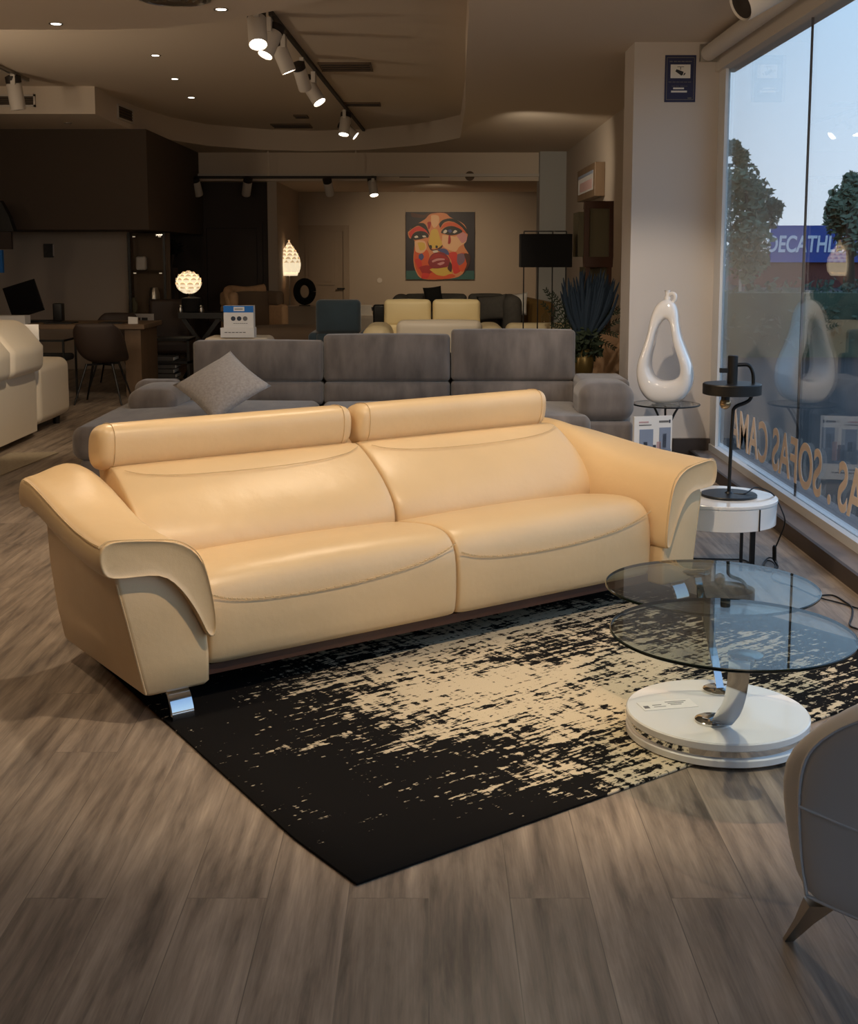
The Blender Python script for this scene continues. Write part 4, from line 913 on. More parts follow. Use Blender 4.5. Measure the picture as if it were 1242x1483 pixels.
# blue and black wall shelf at far left edge
q = P(3, 365, 14.5); r = thing('wall_display', 'dark slanted display with blue panel at far left edge above the desk', 'display', (q.x, 14.5, P(0, 395, 14.5).z)); T = inv(r)
q1, q2 = P(10, 335, 14.5), P(-20, 290, 14.5)
mb = MB(); mb.T = T; prism(mb, [(q2.x, q1.z), (P(20, 335, 14.5).x, q1.z), (P(12, 312, 14.5).x, P(0, 312, 14.5).z), (P(0, 292, 14.5).x, q2.z), (q2.x, q2.z)], 14.5, 14.62, 'y'); obj('canopy', mb, 'black', r, 0)
mb = MB(); mb.T = T; a, b = P(-20, 362, 14.5), P(4, 395, 14.5); box(mb, (a.x, 14.5, b.z), (b.x, 14.56, a.z)); obj('panel', mb, 'blue', r, 0)
mb = MB(); mb.T = T; a, b = P(-20, 336, 14.5), P(16, 361, 14.5); box(mb, (a.x, 14.52, b.z), (b.x, 14.58, a.z)); obj('bracket', mb, 'panel', r, 0)

# glass display shelf with small things, x 185-245
YS = 16.3
r = thing('display_cabinet', 'narrow glass display cabinet with dark posts against dark wall', 'cabinet', (P(212, 420, YS).x, YS+.15, 0)); T = inv(r)
xa, xb = P(186, 400, YS).x, P(240, 400, YS).x; zh = P(200, 337, YS).z
for xx in (xa, xb-.03):
    for yy in (YS, YS+.32):
        mb = MB(); mb.T = T; box(mb, (xx, yy, 0), (xx+.03, yy+.03, zh)); obj('post', mb, 'black', r, 0)
shz = [P(200, y, YS).z for y in (340, 393, 455)]
for z in shz:
    mb = MB(); mb.T = T; box(mb, (xa+.03, YS+.01, z-.012), (xb-.03, YS+.33, z+.012)); obj('shelf', mb, 'shopglass', r, 0)
mb = MB(); mb.T = T; box(mb, (xa, YS+.30, .3), (xb, YS+.31, zh)); obj('back_panel', mb, 'taupe', r, 0)
for z in (shz[0]-.03, shz[1]-.03):
    for xx in (xa+.07, xb-.08):
        mb = MB(); mb.T = T; lathe(mb, [(.018, 0), (.018, .012)], 12, (xx, YS+.06, z)); obj('lamp', mb, mat('cabinet_spot', (1, .8, .55), emit=.35) if 'cabinet_spot' not in bpy.data.materials else bpy.data.materials['cabinet_spot'], r, 0)
q = P(205, 388, YS+.15)
mb = MB(); rb(mb, (q.x, YS+.15, shz[1]+.104), (.13, .12, .18), .03, nf=2); tag(obj('white_jar', mb, 'trimw', None, 60), 'pale jar on the middle shelf of the glass display cabinet', 'jar')
q = P(194, 440, YS+.15)
mb = MB(); lathe(mb, [(.03, 0), (.05, .04), (.05, .12), (.02, .17), (.025, .2)], 20, (q.x, YS+.15, shz[2]+.013)); tag(obj('dark_bottle', mb, 'olive', None, 60), 'small dark bottle on the lowest shelf of glass display cabinet', 'bottle')
q = P(233, 430, YS+.15)
mb = MB(); lathe(mb, [(.04, 0), (.06, .03), (.075, .12), (.075, .25), (.05, .33)], 24, (q.x-.09, YS+.15, shz[2]+.013)); tag(obj('glass_jar', mb, 'steel', None, 60), 'tall rounded metal jar on lowest shelf of glass display cabinet', 'jar')
# black vase with dark leaves on a plinth
q = P(242, 388, 17); r = thing('vase_plinth', 'slim dark plinth carrying a black vase beside the glass cabinet', 'plinth', (q.x, 17, 0))
mb = MB(); box(mb, (-.12, -.12, 0), (.12, .12, q.z)); obj('column', mb, 'panel', r, 0)
r = thing('black_vase', 'black vase with dark foliage above the round glowing lamp', 'vase', (q.x, 17, q.z)); 
mb = MB(); lathe(mb, [(.05, 0), (.07, .02), (.085, .12), (.09, .2), (.07, .22)], 24); obj('body', mb, 'black', r, 60)
mb = MB(); rn = random.Random(4); leaf_cloud(mb, [((0, 0, .27), .12), ((.1, 0, .25), .1), ((-.05, 0, .28), .09)], 60, .06, rn); obj('foliage', mb, 'blackfab', r, 0)
# swatch board, books, dark chair
q = P(216, 470, 15.3); r = thing('swatch_board', 'pale panel with grid of dark colour swatches behind the desk end', 'board', (q.x-.03, 15.0, 0)); z0, z1 = P(216, 490, 15.3).z, P(216, 453, 15.3).z
mb = MB(); box(mb, (-.2, 0, z0), (.15, .03, z1)); obj('panel', mb, 'pillow', r, 0)
mb = MB()
for i in range(3):
    for j in range(2): box(mb, (-.16+.085*i, -.004, z0+.06+j*.12), (-.09+.085*i, 0, z0+.15+j*.12), (i+j) % 2)
obj('swatches', mb, ['walnut', 'black'], r, 0)
mb = MB(); box(mb, (-.18, .03, 0), (-.15, .06, z0+.1)); box(mb, (.1, .03, 0), (.13, .06, z0+.1)); obj('easel', mb, 'black', r, 0)
zb = 0
q = P(238, 525, 14.3)
sh_ = thing('low_rack', 'low dark rack holding stacked sample books behind the grey chaise', 'rack', (q.x, 14.3, 0))
mb = MB()
for z in (.05, .30, .56): box(mb, (-.3, -.2, z-.015), (.33, .2, z+.015))
for x_ in (-.3, .3): box(mb, (x_, -.2, 0), (x_+.03, .2, .56))
obj('frame', mb, 'black', sh_, 0)
names = ['lowest', 'second', 'third', 'fourth', 'topmost']
for i in range(5):
    z = (.066+.055*i) if i < 4 else .316; mb = MB(); box(mb, (q.x-.22+.01*(i % 3), 14.12, z), (q.x+.14+.02*(i % 2), 14.42, z+.045), 0); box(mb, (q.x-.21+.01*(i % 3), 14.125, z+.006), (q.x+.145+.02*(i % 2), 14.41, z+.039), 1)
    tag(obj('sample_book', mb, ['darkgrey', 'paper'], None, 0), 'grey sample book, %s of those in the low dark rack' % names[i], 'book', 'sample books in the low rack')
q = P(249, 455, 15.6)
r = thing('dark_armchair', 'dark high-backed chair between display cabinet and round glowing lamp', 'chair', (q.x, 15.6, 0), math.radians(20))
mb = MB(); rb(mb, (0, 0, .38), (.5, .5, .16), .05); obj('seat', mb, 'panel', r, 60)
mb = MB(); rb(mb, (0, .24, .66), (.5, .12, .6), .05); obj('backrest', mb, 'panel', r, 60)
for sx_ in (-.2, .2):
    for sy in (-.2, .2): mb = MB(); tube(mb, [(sx_*1.1, sy*1.1, 0), (sx_, sy, .32)], .014); obj('leg', mb, 'black', r, 60)

# console with crossed legs, round petal lamp
YC = 15.2
q = P(300, 452, YC); xa, xb = P(262, 452, YC).x, P(322, 452, YC).x
r = thing('console_table', 'dark console table with crossed slanting legs under the round glowing lamp', 'table', ((xa+xb)/2+.15, YC, 0)); T = inv(r)
mb = MB(); mb.T = T; box(mb, (xa, YC-.18, q.z-.07), (xb+.3, YC+.18, q.z)); obj('top', mb, 'black', r, 0)
zc = q.z-.07
for x0, x1 in ((xa+.05, (xa+xb)/2+.02), (xb-.02, (xa+xb)/2-.02), (xb+.02, xb+.28)):
    mb = MB(); mb.T = T; bar(mb, (x0, YC-.1, zc), (x1, YC-.1, .42), .07, .05); bar(mb, (x1, YC-.1, .42), (x0, YC-.1, .02), .07, .05); obj('leg', mb, 'black', r, 0)
def petal_shade(r_prof, zc0, seed, rows, per, ps):
    mb = MB(); rn = random.Random(seed)
    for k, (rad, z, tilt) in enumerate(rows):
        n = max(5, int(per*rad/.12))
        for j in range(n):
            a_ = 2*PI*(j+.5*(k % 2))/n; d = Vector((math.cos(a_), math.sin(a_), 0)); t = Vector((-d.y, d.x, 0))
            up = (Vector((0, 0, 1))*math.cos(tilt)+d*math.sin(tilt)); no = d*math.cos(tilt)-Vector((0, 0, 1))*math.sin(tilt)
            w = PI*rad/n*1.15; h = ps; c = d*rad+Vector((0, 0, z)); vs = []
            for iy, (fy, fw) in enumerate([(-.5, .75), (-.1, 1), (.25, .85), (.45, .5), (.55, .12)]):
                for fx in (-1, 0, 1): vs.append(c+t*(w*fw*fx)+up*(h*fy)+no*(.012*(1-abs(fx))-.03*(fy-.2)**2+.012*fy))
            fs = [(i*3+q_, i*3+q_+1, (i+1)*3+q_+1, (i+1)*3+q_) for i in range(4) for q_ in range(2)]
            mb.add(vs, fs[:4]); mb.add(vs, fs[4:], 1)
    return mb
q = P(273, 410, YC); zt_ = P(273, 452, YC).z; R_ = 17*YC/F
gl = thing('globe_lamp', 'round glowing lamp of cream petals on dark base on the console', 'lamp', (q.x, YC, zt_))
mb = MB(); lathe(mb, [(.09, 0), (.12, .01), (.12, .17), (.03, .19), (.03, .22)], 28, (.03, 0, 0)); obj('base', mb, 'blackfab', gl, 40)
zc_ = q.z-zt_
mb = petal_shade(None, 0, 3, [(R_*math.cos(a), zc_+R_*.85*math.sin(a), -a*.8) for a in [math.radians(d) for d in (-60, -38, -16, 8, 30, 52, 72)]], 9, .085); obj('lamp_shade', mb, ['petal', 'petal_rim'], gl, 180)
mb = MB(); lathe(mb, [(.01, zc_-R_*.62), (R_*.6, zc_-R_*.4), (R_*.72, zc_), (R_*.6, zc_+R_*.4), (.01, zc_+R_*.62)], 20); obj('bulb', mb, 'core', gl, 60)
# small dark figurines under the lamp
for i, px in enumerate((262, 292)):
    q = P(px, 452, YC-.1); mb = MB(); lathe(mb, [(.03, 0), (.035, .03), (.02, .06), (.025, .075), (.01, .09)], 12, (q.x, YC-.12, zt_)); tag(obj('small_ornament', mb, 'steel', None, 60), ['small metal ornament at left end of the dark console', 'small metal ornament right of lamp base on dark console'][i], 'ornament')
# tall petal floor lamp
YF = 19.5
q0, q1 = P(417, 350, YF), P(419, 396, YF); qb = P(424, 440, YF)
fl = thing('cone_floor_lamp', 'tall floor lamp with glowing cone shade of cream petals', 'lamp', (q1.x, YF, 0)); hgt = q0.z-q1.z; rr = 15.5*YF/F
mb = MB(); lathe(mb, [(.14, 0), (.15, .01), (.15, .02), (.02, .03), (.012, .05), (.012, q1.z+.05)], 28); obj('pole', mb, 'steel', fl, 40)
rows = []
for i, (t, f_) in enumerate([(0, .78), (.12, .95), (.25, 1), (.38, .96), (.51, .85), (.64, .69), (.77, .49), (.9, .27), (1, .10)]):
    rows.append((rr*f_, q1.z+hgt*(.06+.86*t), -.02-.55*t))
mb = petal_shade(None, 0, 5, rows, 8, hgt*.26); obj('lamp_shade', mb, ['petal', 'petal_rim'], fl, 180)
mb = MB(); lathe(mb, [(rr*.7, q1.z+.01), (rr*.75, q1.z+hgt*.2), (rr*.55, q1.z+hgt*.55), (.02, q1.z+hgt*.88)], 20); obj('bulb', mb, 'core', fl, 60)
# wing armchair
YA = 16.2
qa = P(365, 420, YA); r = thing('wing_armchair', 'beige winged armchair with curved padded top behind the blue sign box', 'chair', (P(372, 420, YA).x, YA, 0), math.radians(35)); zt_ = qa.z
mb = MB(); rb(mb, (0, 0, .36), (.6, .6, .2), .06); obj('seat', mb, 'beige', r, 60)
mb = MB(); rb(mb, (0, .28, zt_/2+.12), (.62, .14, zt_-.25), .06, (0, .04, 0)); obj('backrest', mb, 'taupe', r, 60)
for sx_ in (-1, 1):
    mb = MB(); rb(mb, (sx_*.33, .08, zt_*.5+.05), (.1, .5, zt_*.55), .045); obj('armrest', mb, 'beige', r, 60)
    mb = MB(); rb(mb, (sx_*.33, .14, zt_-.12), (.12, .38, .2), .055); obj('wing', mb, 'beige' if sx_ < 0 else 'taupe', r, 60)
for sx_ in (-.25, .25):
    for sy in (-.24, .24): mb = MB(); tube(mb, [(sx_, sy, 0), (sx_*.9, sy*.9, .28)], [.012, .02]); obj('leg', mb, 'walnut', r, 60)
mb = MB(); tube(mb, smooth_path([(-.36, .02, zt_-.22), (-.35, .14, zt_-.05), (-.25, .26, zt_), (0, .29, zt_-.02), (.25, .27, zt_+.01)], 5), .06, 12); obj('top_roll', mb, 'beige', r, 60)
# dark ottoman and grey low cabinet
q = P(420, 470, 14.8); mb = MB(); rb(mb, (q.x+.05, 14.9, .35), (1.15, .8, .62), .09, (0, 0, .03)); tag(obj('brown_sofa_end', mb, 'taupe', None, 60), 'low rounded brown upholstered pouf left of the petrol blue chair', 'pouf')
q = P(434, 470, 18.6); z_ = P(434, 444, 18.6).z
r = thing('low_cabinet', 'low light cabinet below the tall cone floor lamp', 'cabinet', (q.x, 18.9, 0))
mb = MB(); box(mb, (-.22, -.2, .04), (.62, .2, z_)); obj('body', mb, 'doorp', r, 0, bevel=.004)
mb = MB(); box(mb, (-.2, -.206, .08), (.19, -.2, z_-.04)); box(mb, (.21, -.206, .08), (.6, -.2, z_-.04)); obj('door', mb, 'doorp', r, 0)
q = P(441, 425, 18.9); r = thing('ring_ornament', 'dark ring-shaped ornament standing on the low light cabinet', 'ornament', (q.x, 18.9, z_))
mb = MB(); tube(mb, [(.12*math.cos(2*PI*j/24), 0, .215+.15*math.sin(2*PI*j/24)) for j in range(25)], .055, 10); obj('ring', mb, 'blackfab', r, 60)
mb = MB(); box(mb, (-.08, -.05, 0), (.08, .05, .012)); obj('foot', mb, 'black', r, 0)
# petrol-blue recliner
YR = 13.6
x0, x1 = P(457, 440, YR).x, P(522, 440, YR).x; z1 = P(490, 434, YR).z
r = thing('blue_recliner', 'petrol blue high-backed armchair seen from behind', 'chair', ((x0+x1)/2, YR+.3, 0)); w2 = (x1-x0)/2
mb = MB(); rb(mb, (0, -.26, (z1+.66)/2), (w2*2, .16, z1-.66), .05, (0, .03, 0)); obj('headrest', mb, 'teal', r, 60)
mb = MB(); rb(mb, (0, -.24, .46), (w2*2, .18, .42), .05, (0, .03, 0)); obj('backrest', mb, 'teal', r, 60)
for sx_ in (-1, 1): mb = MB(); rb(mb, (sx_*(w2+.03), .05, .42), (.12, .7, .5), .05); obj('armrest', mb, 'teal', r, 60)
mb = MB(); rb(mb, (0, .08, .34), (w2*2-.04, .64, .24), .05); obj('seat', mb, 'teal', r, 60)
mb = MB(); lathe(mb, [(.3, 0), (.31, .01), (.3, .02), (.04, .03), (.04, .24)], 28); obj('base', mb, 'steel', r, 40)

# cream sofa with two headrests
YK = 15.2
x0, x1, xm = P(556, 450, YK).x, P(695, 450, YK).x, P(625, 450, YK).x; zt_ = P(600, 434, YK).z; zm = P(600, 472, YK).z
r = thing('cream_sofa', 'pale cream sofa with two tall square headrests in the background', 'sofa', ((x0+x1)/2, YK+.2, 0)); T = inv(r)
for a, b in ((x0, xm-.01), (xm+.01, x1)):
    mb = MB(); mb.T = T; rb(mb, ((a+b)/2, YK, (zt_+zm)/2), (b-a, .2, zt_-zm), .05, (0, .03, .01)); obj('headrest', mb, 'cream', r, 60)
    mb = MB(); mb.T = T; rb(mb, ((a+b)/2, YK, zm/2+.18), (b-a, .24, zm-.3), .05); obj('backrest', mb, 'cream', r, 60)
    mb = MB(); mb.T = T; rb(mb, ((a+b)/2, YK-.45, .32), (b-a, .8, .24), .05); obj('seat', mb, 'cream', r, 60)
for xx in (x0-.12, x1+.12):
    mb = MB(); mb.T = T; zz = P(500, 478, 14.8).z; rb(mb, (xx, YK-.3, zz/2+.02), (.26, 1.0, zz), .1, (0, 0, .02)); obj('armrest', mb, 'cream', r, 60)
# ivory low sofa back in front
YI = 12.6
x0, x1 = P(574, 475, YI).x, P(698, 475, YI).x; zt_ = P(600, 464, YI).z
r = thing('low_cream_couch', 'ivory low-backed couch just behind the grey velvet sofa backs', 'sofa', ((x0+x1)/2, YI+.3, 0)); T = inv(r)
mb = MB(); mb.T = T; rb(mb, ((x0+x1)/2, YI, zt_/2+.1), (x1-x0, .22, zt_-.2), .07, (0, .03, .01)); obj('backrest', mb, 'ivory', r, 60)
mb = MB(); mb.T = T; rb(mb, ((x0+x1)/2, YI+.5, .30), (x1-x0, .8, .3), .06); obj('seat', mb, 'ivory', r, 60)
for xx in (P(545, 480, YI).x, P(712, 480, YI).x):
    mb = MB(); mb.T = T; zz = P(545, 475, YI).z; rb(mb, (xx, YI+.45, zz/2+.03), (.30, .9, zz-.02), .12); obj('armrest', mb, 'cream', r, 60)
x0, x1 = P(733, 480, 12.8).x, P(830, 480, 12.8).x; zt_ = P(770, 470, 12.8).z
r = thing('beige_couch', 'low beige couch behind right end of the grey sofa beside the plant', 'sofa', ((x0+x1)/2, 13.1, 0))
mb = MB(); rb(mb, (0, -.2, zt_/2+.06), (x1-x0, .3, zt_-.1), .07); obj('backrest', mb, 'cream', r, 60)
mb = MB(); rb(mb, (0, .3, .28), (x1-x0, .8, .3), .06); obj('seat', mb, 'cream', r, 60)
# charcoal tufted sofa
YT = 17.2
x0, x1 = P(585, 445, YT).x, P(745, 445, YT).x; zt_ = P(660, 427, YT).z
r = thing('charcoal_sofa', 'charcoal tufted sofa below the face painting', 'sofa', ((x0+x1)/2, YT+.2, 0)); T = inv(r); xm = P(678, 440, YT).x
for a, b in ((x0, xm-.01), (xm+.01, x1-.12)):
    mb = MB(); mb.T = T; rb(mb, ((a+b)/2, YT+.4, zt_/2+.2), (b-a, .25, zt_-.4), .06, (0, .05, .01)); obj('backrest', mb, 'darkgrey', r, 60)
mb = MB(); mb.T = T; rb(mb, ((x0+x1)/2, YT, .32), (x1-x0, .9, .28), .06); obj('seat', mb, 'darkgrey', r, 60)
for xx in (x0-.05, x1-.05):
    mb = MB(); mb.T = T; z_ = zt_-.02; rb(mb, (xx, YT+.1, z_/2+.02), (.26, 1.0, z_), .12); obj('armrest', mb, 'darkgrey', r, 60)
mb = MB(); mb.T = T; rb(mb, (P(760, 465, 16.2).x-.2, 16.5, .32), (.6, .5, .40), .06); obj('footstool_end', mb, 'darkgrey', r, 60)
def cushion(name, label, px, py, Y, w, h, m, rz, tilt=75):
    q = P(px, py, Y); r = thing(name, label, 'cushion', (q.x, Y, q.z-h*.5), rz)
    mb = MB(); pillow(mb, w, h, .13, 10, (0, 0, h*.5), Matrix.Rotation(math.radians(tilt), 4, 'X') @ Matrix.Rotation(math.radians(6), 4, 'Z')); obj('cover', mb, m, r, 180); return r
cushion('scatter_cushion', 'black cushion on the charcoal sofa below the face painting', 627, 428, 17.25, .26, .25, 'blackfab', .2)
cushion('scatter_cushion', 'shiny dark grey cushion at right end of the charcoal sofa', 712, 446, 17.0, .42, .36, 'darkgrey', -.3)
cushion('scatter_cushion', 'pale cream cushion behind right arm of the charcoal sofa', 748, 441, 17.9, .34, .34, 'paper', -.6)
q = P(768, 440, 17.4); r = thing('mustard_armchair', 'mustard velvet chair back behind the black floor lamp legs', 'chair', (q.x-.05, 18.2, 0), math.radians(-25))
mb = MB(); mb.T = at((0, 0, 0), ry=math.radians(10)); rb(mb, (0, .2, .58), (.55, .16, .62), .07); obj('backrest', mb, 'mustard', r, 60)
mb = MB(); rb(mb, (0, -.05, .32), (.55, .55, .18), .06); obj('seat', mb, 'mustard', r, 60)
for sx_ in (-.22, .22):
    for sy in (-.25, .2): mb = MB(); tube(mb, [(sx_, sy, 0), (sx_*.9, sy*.9, .25)], .014); obj('leg', mb, 'black', r, 60)
q = P(532, 447, 20); r = thing('wall_cabinet', 'light low sideboard with white box against back wall beside blue armchair', 'cabinet', (q.x+.1, 20.2, 0)); z_ = P(532, 457, 20).z
mb = MB(); box(mb, (-.3, -.2, 0), (.55, .2, z_)); obj('body', mb, 'trimw', r, 0, bevel=.004)
mb = MB(); box(mb, (-.28, -.207, .06), (.12, -.2, z_-.04)); box(mb, (.14, -.207, .06), (.53, -.2, z_-.04)); obj('door', mb, 'trimw', r, 0)
mb = MB(); box(mb, (q.x-.12, 20.05, z_), (q.x+.06, 20.25, z_+.16)); tag(obj('white_box', mb, 'paper', None, 0), 'white box on the light sideboard beside the blue armchair', 'box')
q = P(549, 455, 16.5); z_ = P(549, 441, 16.5).z
r = thing('black_speaker', 'narrow black upright object between blue armchair and cream sofa', 'speaker', (q.x, 16.5, 0)); mb = MB(); rb(mb, (0, 0, z_/2), (.16, .16, z_), .03); obj('body', mb, 'black', r, 60); mb = MB(); bar(mb, (-.1, 0, z_-.06), (.02, 0, z_-.04), .05); obj('handle', mb, 'black', r, 0)

# ================================================================== FACE PAINTING (a free portrait of flat colour patches)
p0, p1 = P(587.5, 307, 21.74), P(686.5, 404.5, 21.74); pw, ph = p1.x-p0.x, p0.z-p1.z
pt = thing('face_painting', 'square colourful painting of a crying face on the back wall', 'painting', ((p0.x+p1.x)/2, 21.74, p1.z))
mb = MB(); box(mb, (-pw/2, 0, 0), (pw/2, .05, ph)); obj('canvas', mb, mat('canvas_edge', '#16131a', .7), pt, 0)
def cc(x, y): return ((x-185)/915-.5)*pw, (1-(y-160)/935)*ph
cols = {'navy': '#1d1a2a', 'teal': '#2f5f5c', 'skin': '#d98a5c', 'orange': '#d8572a', 'red': '#a81f22', 'lip': '#8c1f2e', 'pink': '#cf8f92', 'yellow': '#d8b44f', 'peach': '#e8b98f', 'black': '#0e0c10', 'blue': '#44508a', 'white': '#ddd3c8', 'mauve': '#7d6076', 'hot': '#d5352c', 'brown': '#4a2319'}
ck = list(cols); layer = [0]; mb = MB()
def blob(col, pts, sm=4):
    layer[0] += 1; p = [Vector((*cc(x, y), 0)) for x, y in pts]
    if sm: p = smooth_path([p[-1]]+p+[p[0], p[1]], sm)[sm:-2*sm]
    y = -.0004*layer[0]; prism(mb, [(v.x, v.y) for v in p], y, y+.0003, 'y', ck.index(col))
blob('navy', [(185, 160), (1100, 160), (1100, 1095), (185, 1095)], 0)
blob('teal', [(185, 975), (1100, 975), (1100, 1095), (185, 1095)], 0)
blob('brown', [(250, 170), (420, 200), (520, 165), (780, 165), (640, 215), (420, 240), (260, 225)])
blob('skin', [(440, 260), (520, 185), (700, 175), (790, 240), (960, 330), (1010, 480), (960, 620), (1030, 760), (1000, 900), (920, 1040), (740, 1090), (420, 1092), (320, 990), (285, 820), (300, 560), (230, 520), (220, 420), (330, 330)])
blob('orange', [(300, 640), (480, 700), (500, 900), (560, 1000), (700, 1010), (660, 1085), (430, 1085), (330, 980), (290, 800)])
blob('hot', [(740, 740), (860, 720), (880, 860), (930, 960), (840, 1020), (800, 930), (790, 830)])
blob('orange', [(880, 760), (980, 730), (1010, 860), (950, 990), (890, 930)])
blob('mauve', [(870, 750), (960, 740), (970, 840), (900, 900), (865, 840)])
blob('peach', [(670, 480), (830, 500), (980, 470), (990, 570), (900, 640), (840, 710), (700, 650), (665, 570)])
blob('pink', [(860, 490), (970, 440), (1000, 540), (930, 590)])
blob('peach', [(300, 570), (430, 560), (460, 660), (400, 730), (310, 700)])
blob('yellow', [(340, 590), (430, 590), (440, 670), (370, 690)])
blob('blue', [(355, 760), (400, 735), (425, 785), (390, 830), (355, 810)])
blob('hot', [(300, 830), (370, 810), (400, 900), (350, 950)]); blob('red', [(360, 930), (480, 900), (560, 960), (470, 1030), (400, 1010)])
blob('hot', [(400, 1010), (500, 1020), (470, 1080), (390, 1080)])
blob('yellow', [(500, 960), (640, 925), (790, 945), (800, 1010), (720, 1050), (590, 1030)])
blob('orange', [(560, 1030), (690, 1050), (780, 1020), (850, 1050), (740, 1088), (560, 1085)])
blob('skin', [(450, 270), (560, 200), (640, 260), (630, 420), (620, 520), (520, 520), (490, 380)])
blob('yellow', [(520, 420), (600, 400), (640, 520), (670, 610), (600, 660), (500, 650), (490, 560)])
blob('peach', [(520, 210), (620, 215), (620, 320), (560, 380), (520, 300)])
blob('red', [(470, 310), (520, 300), (510, 370), (485, 400)])
blob('black', [(500, 620), (530, 625), (530, 665), (505, 665)]); blob('black', [(580, 625), (610, 630), (605, 660), (580, 655)])
blob('brown', [(470, 560), (490, 640), (520, 690), (580, 690), (660, 660), (670, 620), (600, 670), (520, 670)])
blob('black', [(205, 440), (260, 380), (340, 320), (430, 320), (480, 400), (500, 480), (440, 400), (350, 350), (270, 390)])
blob('hot', [(225, 460), (280, 390), (370, 360), (460, 420), (480, 480), (400, 430), (310, 430), (250, 520)])
blob('black', [(255, 560), (270, 480), (330, 430), (430, 430), (490, 480), (470, 520), (430, 470), (330, 480)])
blob('black', [(270, 520), (330, 470), (430, 465), (470, 500), (400, 530), (300, 545)]); blob('white', [(295, 505), (330, 485), (350, 510), (310, 520)]); blob('white', [(400, 490), (440, 485), (455, 505), (415, 510)])
blob('black', [(625, 330), (680, 270), (800, 250), (920, 310), (1010, 420), (1000, 460), (920, 360), (800, 290), (700, 300), (640, 380)])
blob('orange', [(640, 400), (700, 320), (800, 300), (900, 350), (990, 460), (900, 400), (800, 350), (700, 370)])
blob('black', [(655, 450), (700, 380), (790, 355), (880, 380), (940, 430), (860, 470), (760, 480)])
blob('white', [(680, 440), (710, 405), (735, 420), (720, 450), (690, 455)]); blob('white', [(810, 445), (840, 410), (870, 430), (830, 455)]); blob('blue', [(740, 420), (780, 400), (800, 430), (770, 450)])
blob('red', [(755, 490), (775, 485), (785, 560), (770, 600), (745, 590)])
blob('blue', [(610, 690), (680, 665), (740, 690), (760, 750), (700, 740)])
blob('white', [(540, 700), (600, 690), (610, 715), (550, 725)])
blob('lip', [(480, 860), (520, 760), (600, 720), (700, 730), (770, 820), (760, 900), (680, 930), (560, 940), (500, 910)])
blob('red', [(500, 820), (560, 750), (640, 740), (730, 790), (750, 830), (640, 790), (560, 810)])
blob('pink', [(530, 840), (600, 805), (690, 805), (700, 825), (610, 835), (540, 860)]); blob('pink', [(600, 880), (680, 850), (700, 870), (640, 900)])
blob('brown', [(770, 850), (800, 900), (790, 990), (740, 940)]); blob('brown', [(960, 740), (1040, 760), (1030, 900), (940, 1030), (1000, 880)])
obj('paint', mb, [mat('paint_'+k, cols[k], .5) for k in ck], pt, 0)
# wall switch and small framed picture on right wall
q = P(549.5, 406, 21.78); mb = MB(); tube(mb, [(q.x, 21.8, q.z), (q.x, 21.785, q.z)], .045, 20); tag(obj('wall_switch', mb, 'trimw', None, 40), 'round white wall switch left of the face painting', 'switch')
fr_y0, fr_y1 = 2.0*F/(872-621), 2.0*F/(846-621); za, zb2 = P(860, 247, 15.8).z, P(860, 292, 15.8).z
r = thing('framed_picture', 'small deep-framed picture hanging on the right wall', 'picture', (1.98, (fr_y0+fr_y1)/2, zb2)); hl = (fr_y1-fr_y0)/2
mb = MB(); box(mb, (-.10, -hl, 0), (.02, hl, za-zb2)); obj('frame', mb, 'oak', r, 0, bevel=.006)
mb = MB(); box(mb, (-.103, -hl+.12, .08), (-.1, hl-.12, za-zb2-.08), 0); box(mb, (-.105, -hl+.2, .1), (-.103, hl-.3, (za-zb2)*.55), 1); box(mb, (-.105, -hl+.12, (za-zb2)*.7), (-.103, hl-.12, za-zb2-.08), 2); obj('print', mb, ['pillow', 'photopink', 'photoblue'], r, 0)
# tall wooden frame piece with fabric front
YP = 12.0
x0, x1 = P(846, 330, YP).x, P(888, 330, YP).x; z0, z1 = P(860, 372, YP).z, P(860, 291, YP).z
r = thing('wood_screen', 'tall brown wooden screen with olive fabric panel beside the pillar', 'screen', ((x0+x1)/2, YP, 0)); w2 = (x1-x0)/2
mb = MB(); box(mb, (-w2, 0, z1-.07), (w2, .08, z1)); box(mb, (-w2, 0, z0-.1), (w2, .08, z0)); box(mb, (-w2, 0, z0), (-w2+.05, .08, z1-.07)); box(mb, (w2-.04, 0, z0), (w2, .08, z1-.07)); obj('frame', mb, 'walnut', r, 0, bevel=.004)
mb = MB(); box(mb, (-w2+.05, .02, z0), (w2-.04, .06, z1-.07)); obj('fabric_panel', mb, 'olive', r, 0)
mb = MB(); box(mb, (-w2-.05, .05, z0), (-w2, .5, z1-.1)); box(mb, (-w2+.02, .2, 0), (w2-.02, .5, z0-.1)); obj('side_panel', mb, 'olive', r, 0)
for x_ in (-w2+.02, w2-.05): mb = MB(); box(mb, (x_, .0, 0), (x_+.04, .06, z0-.1)); obj('leg', mb, 'walnut', r, 0)

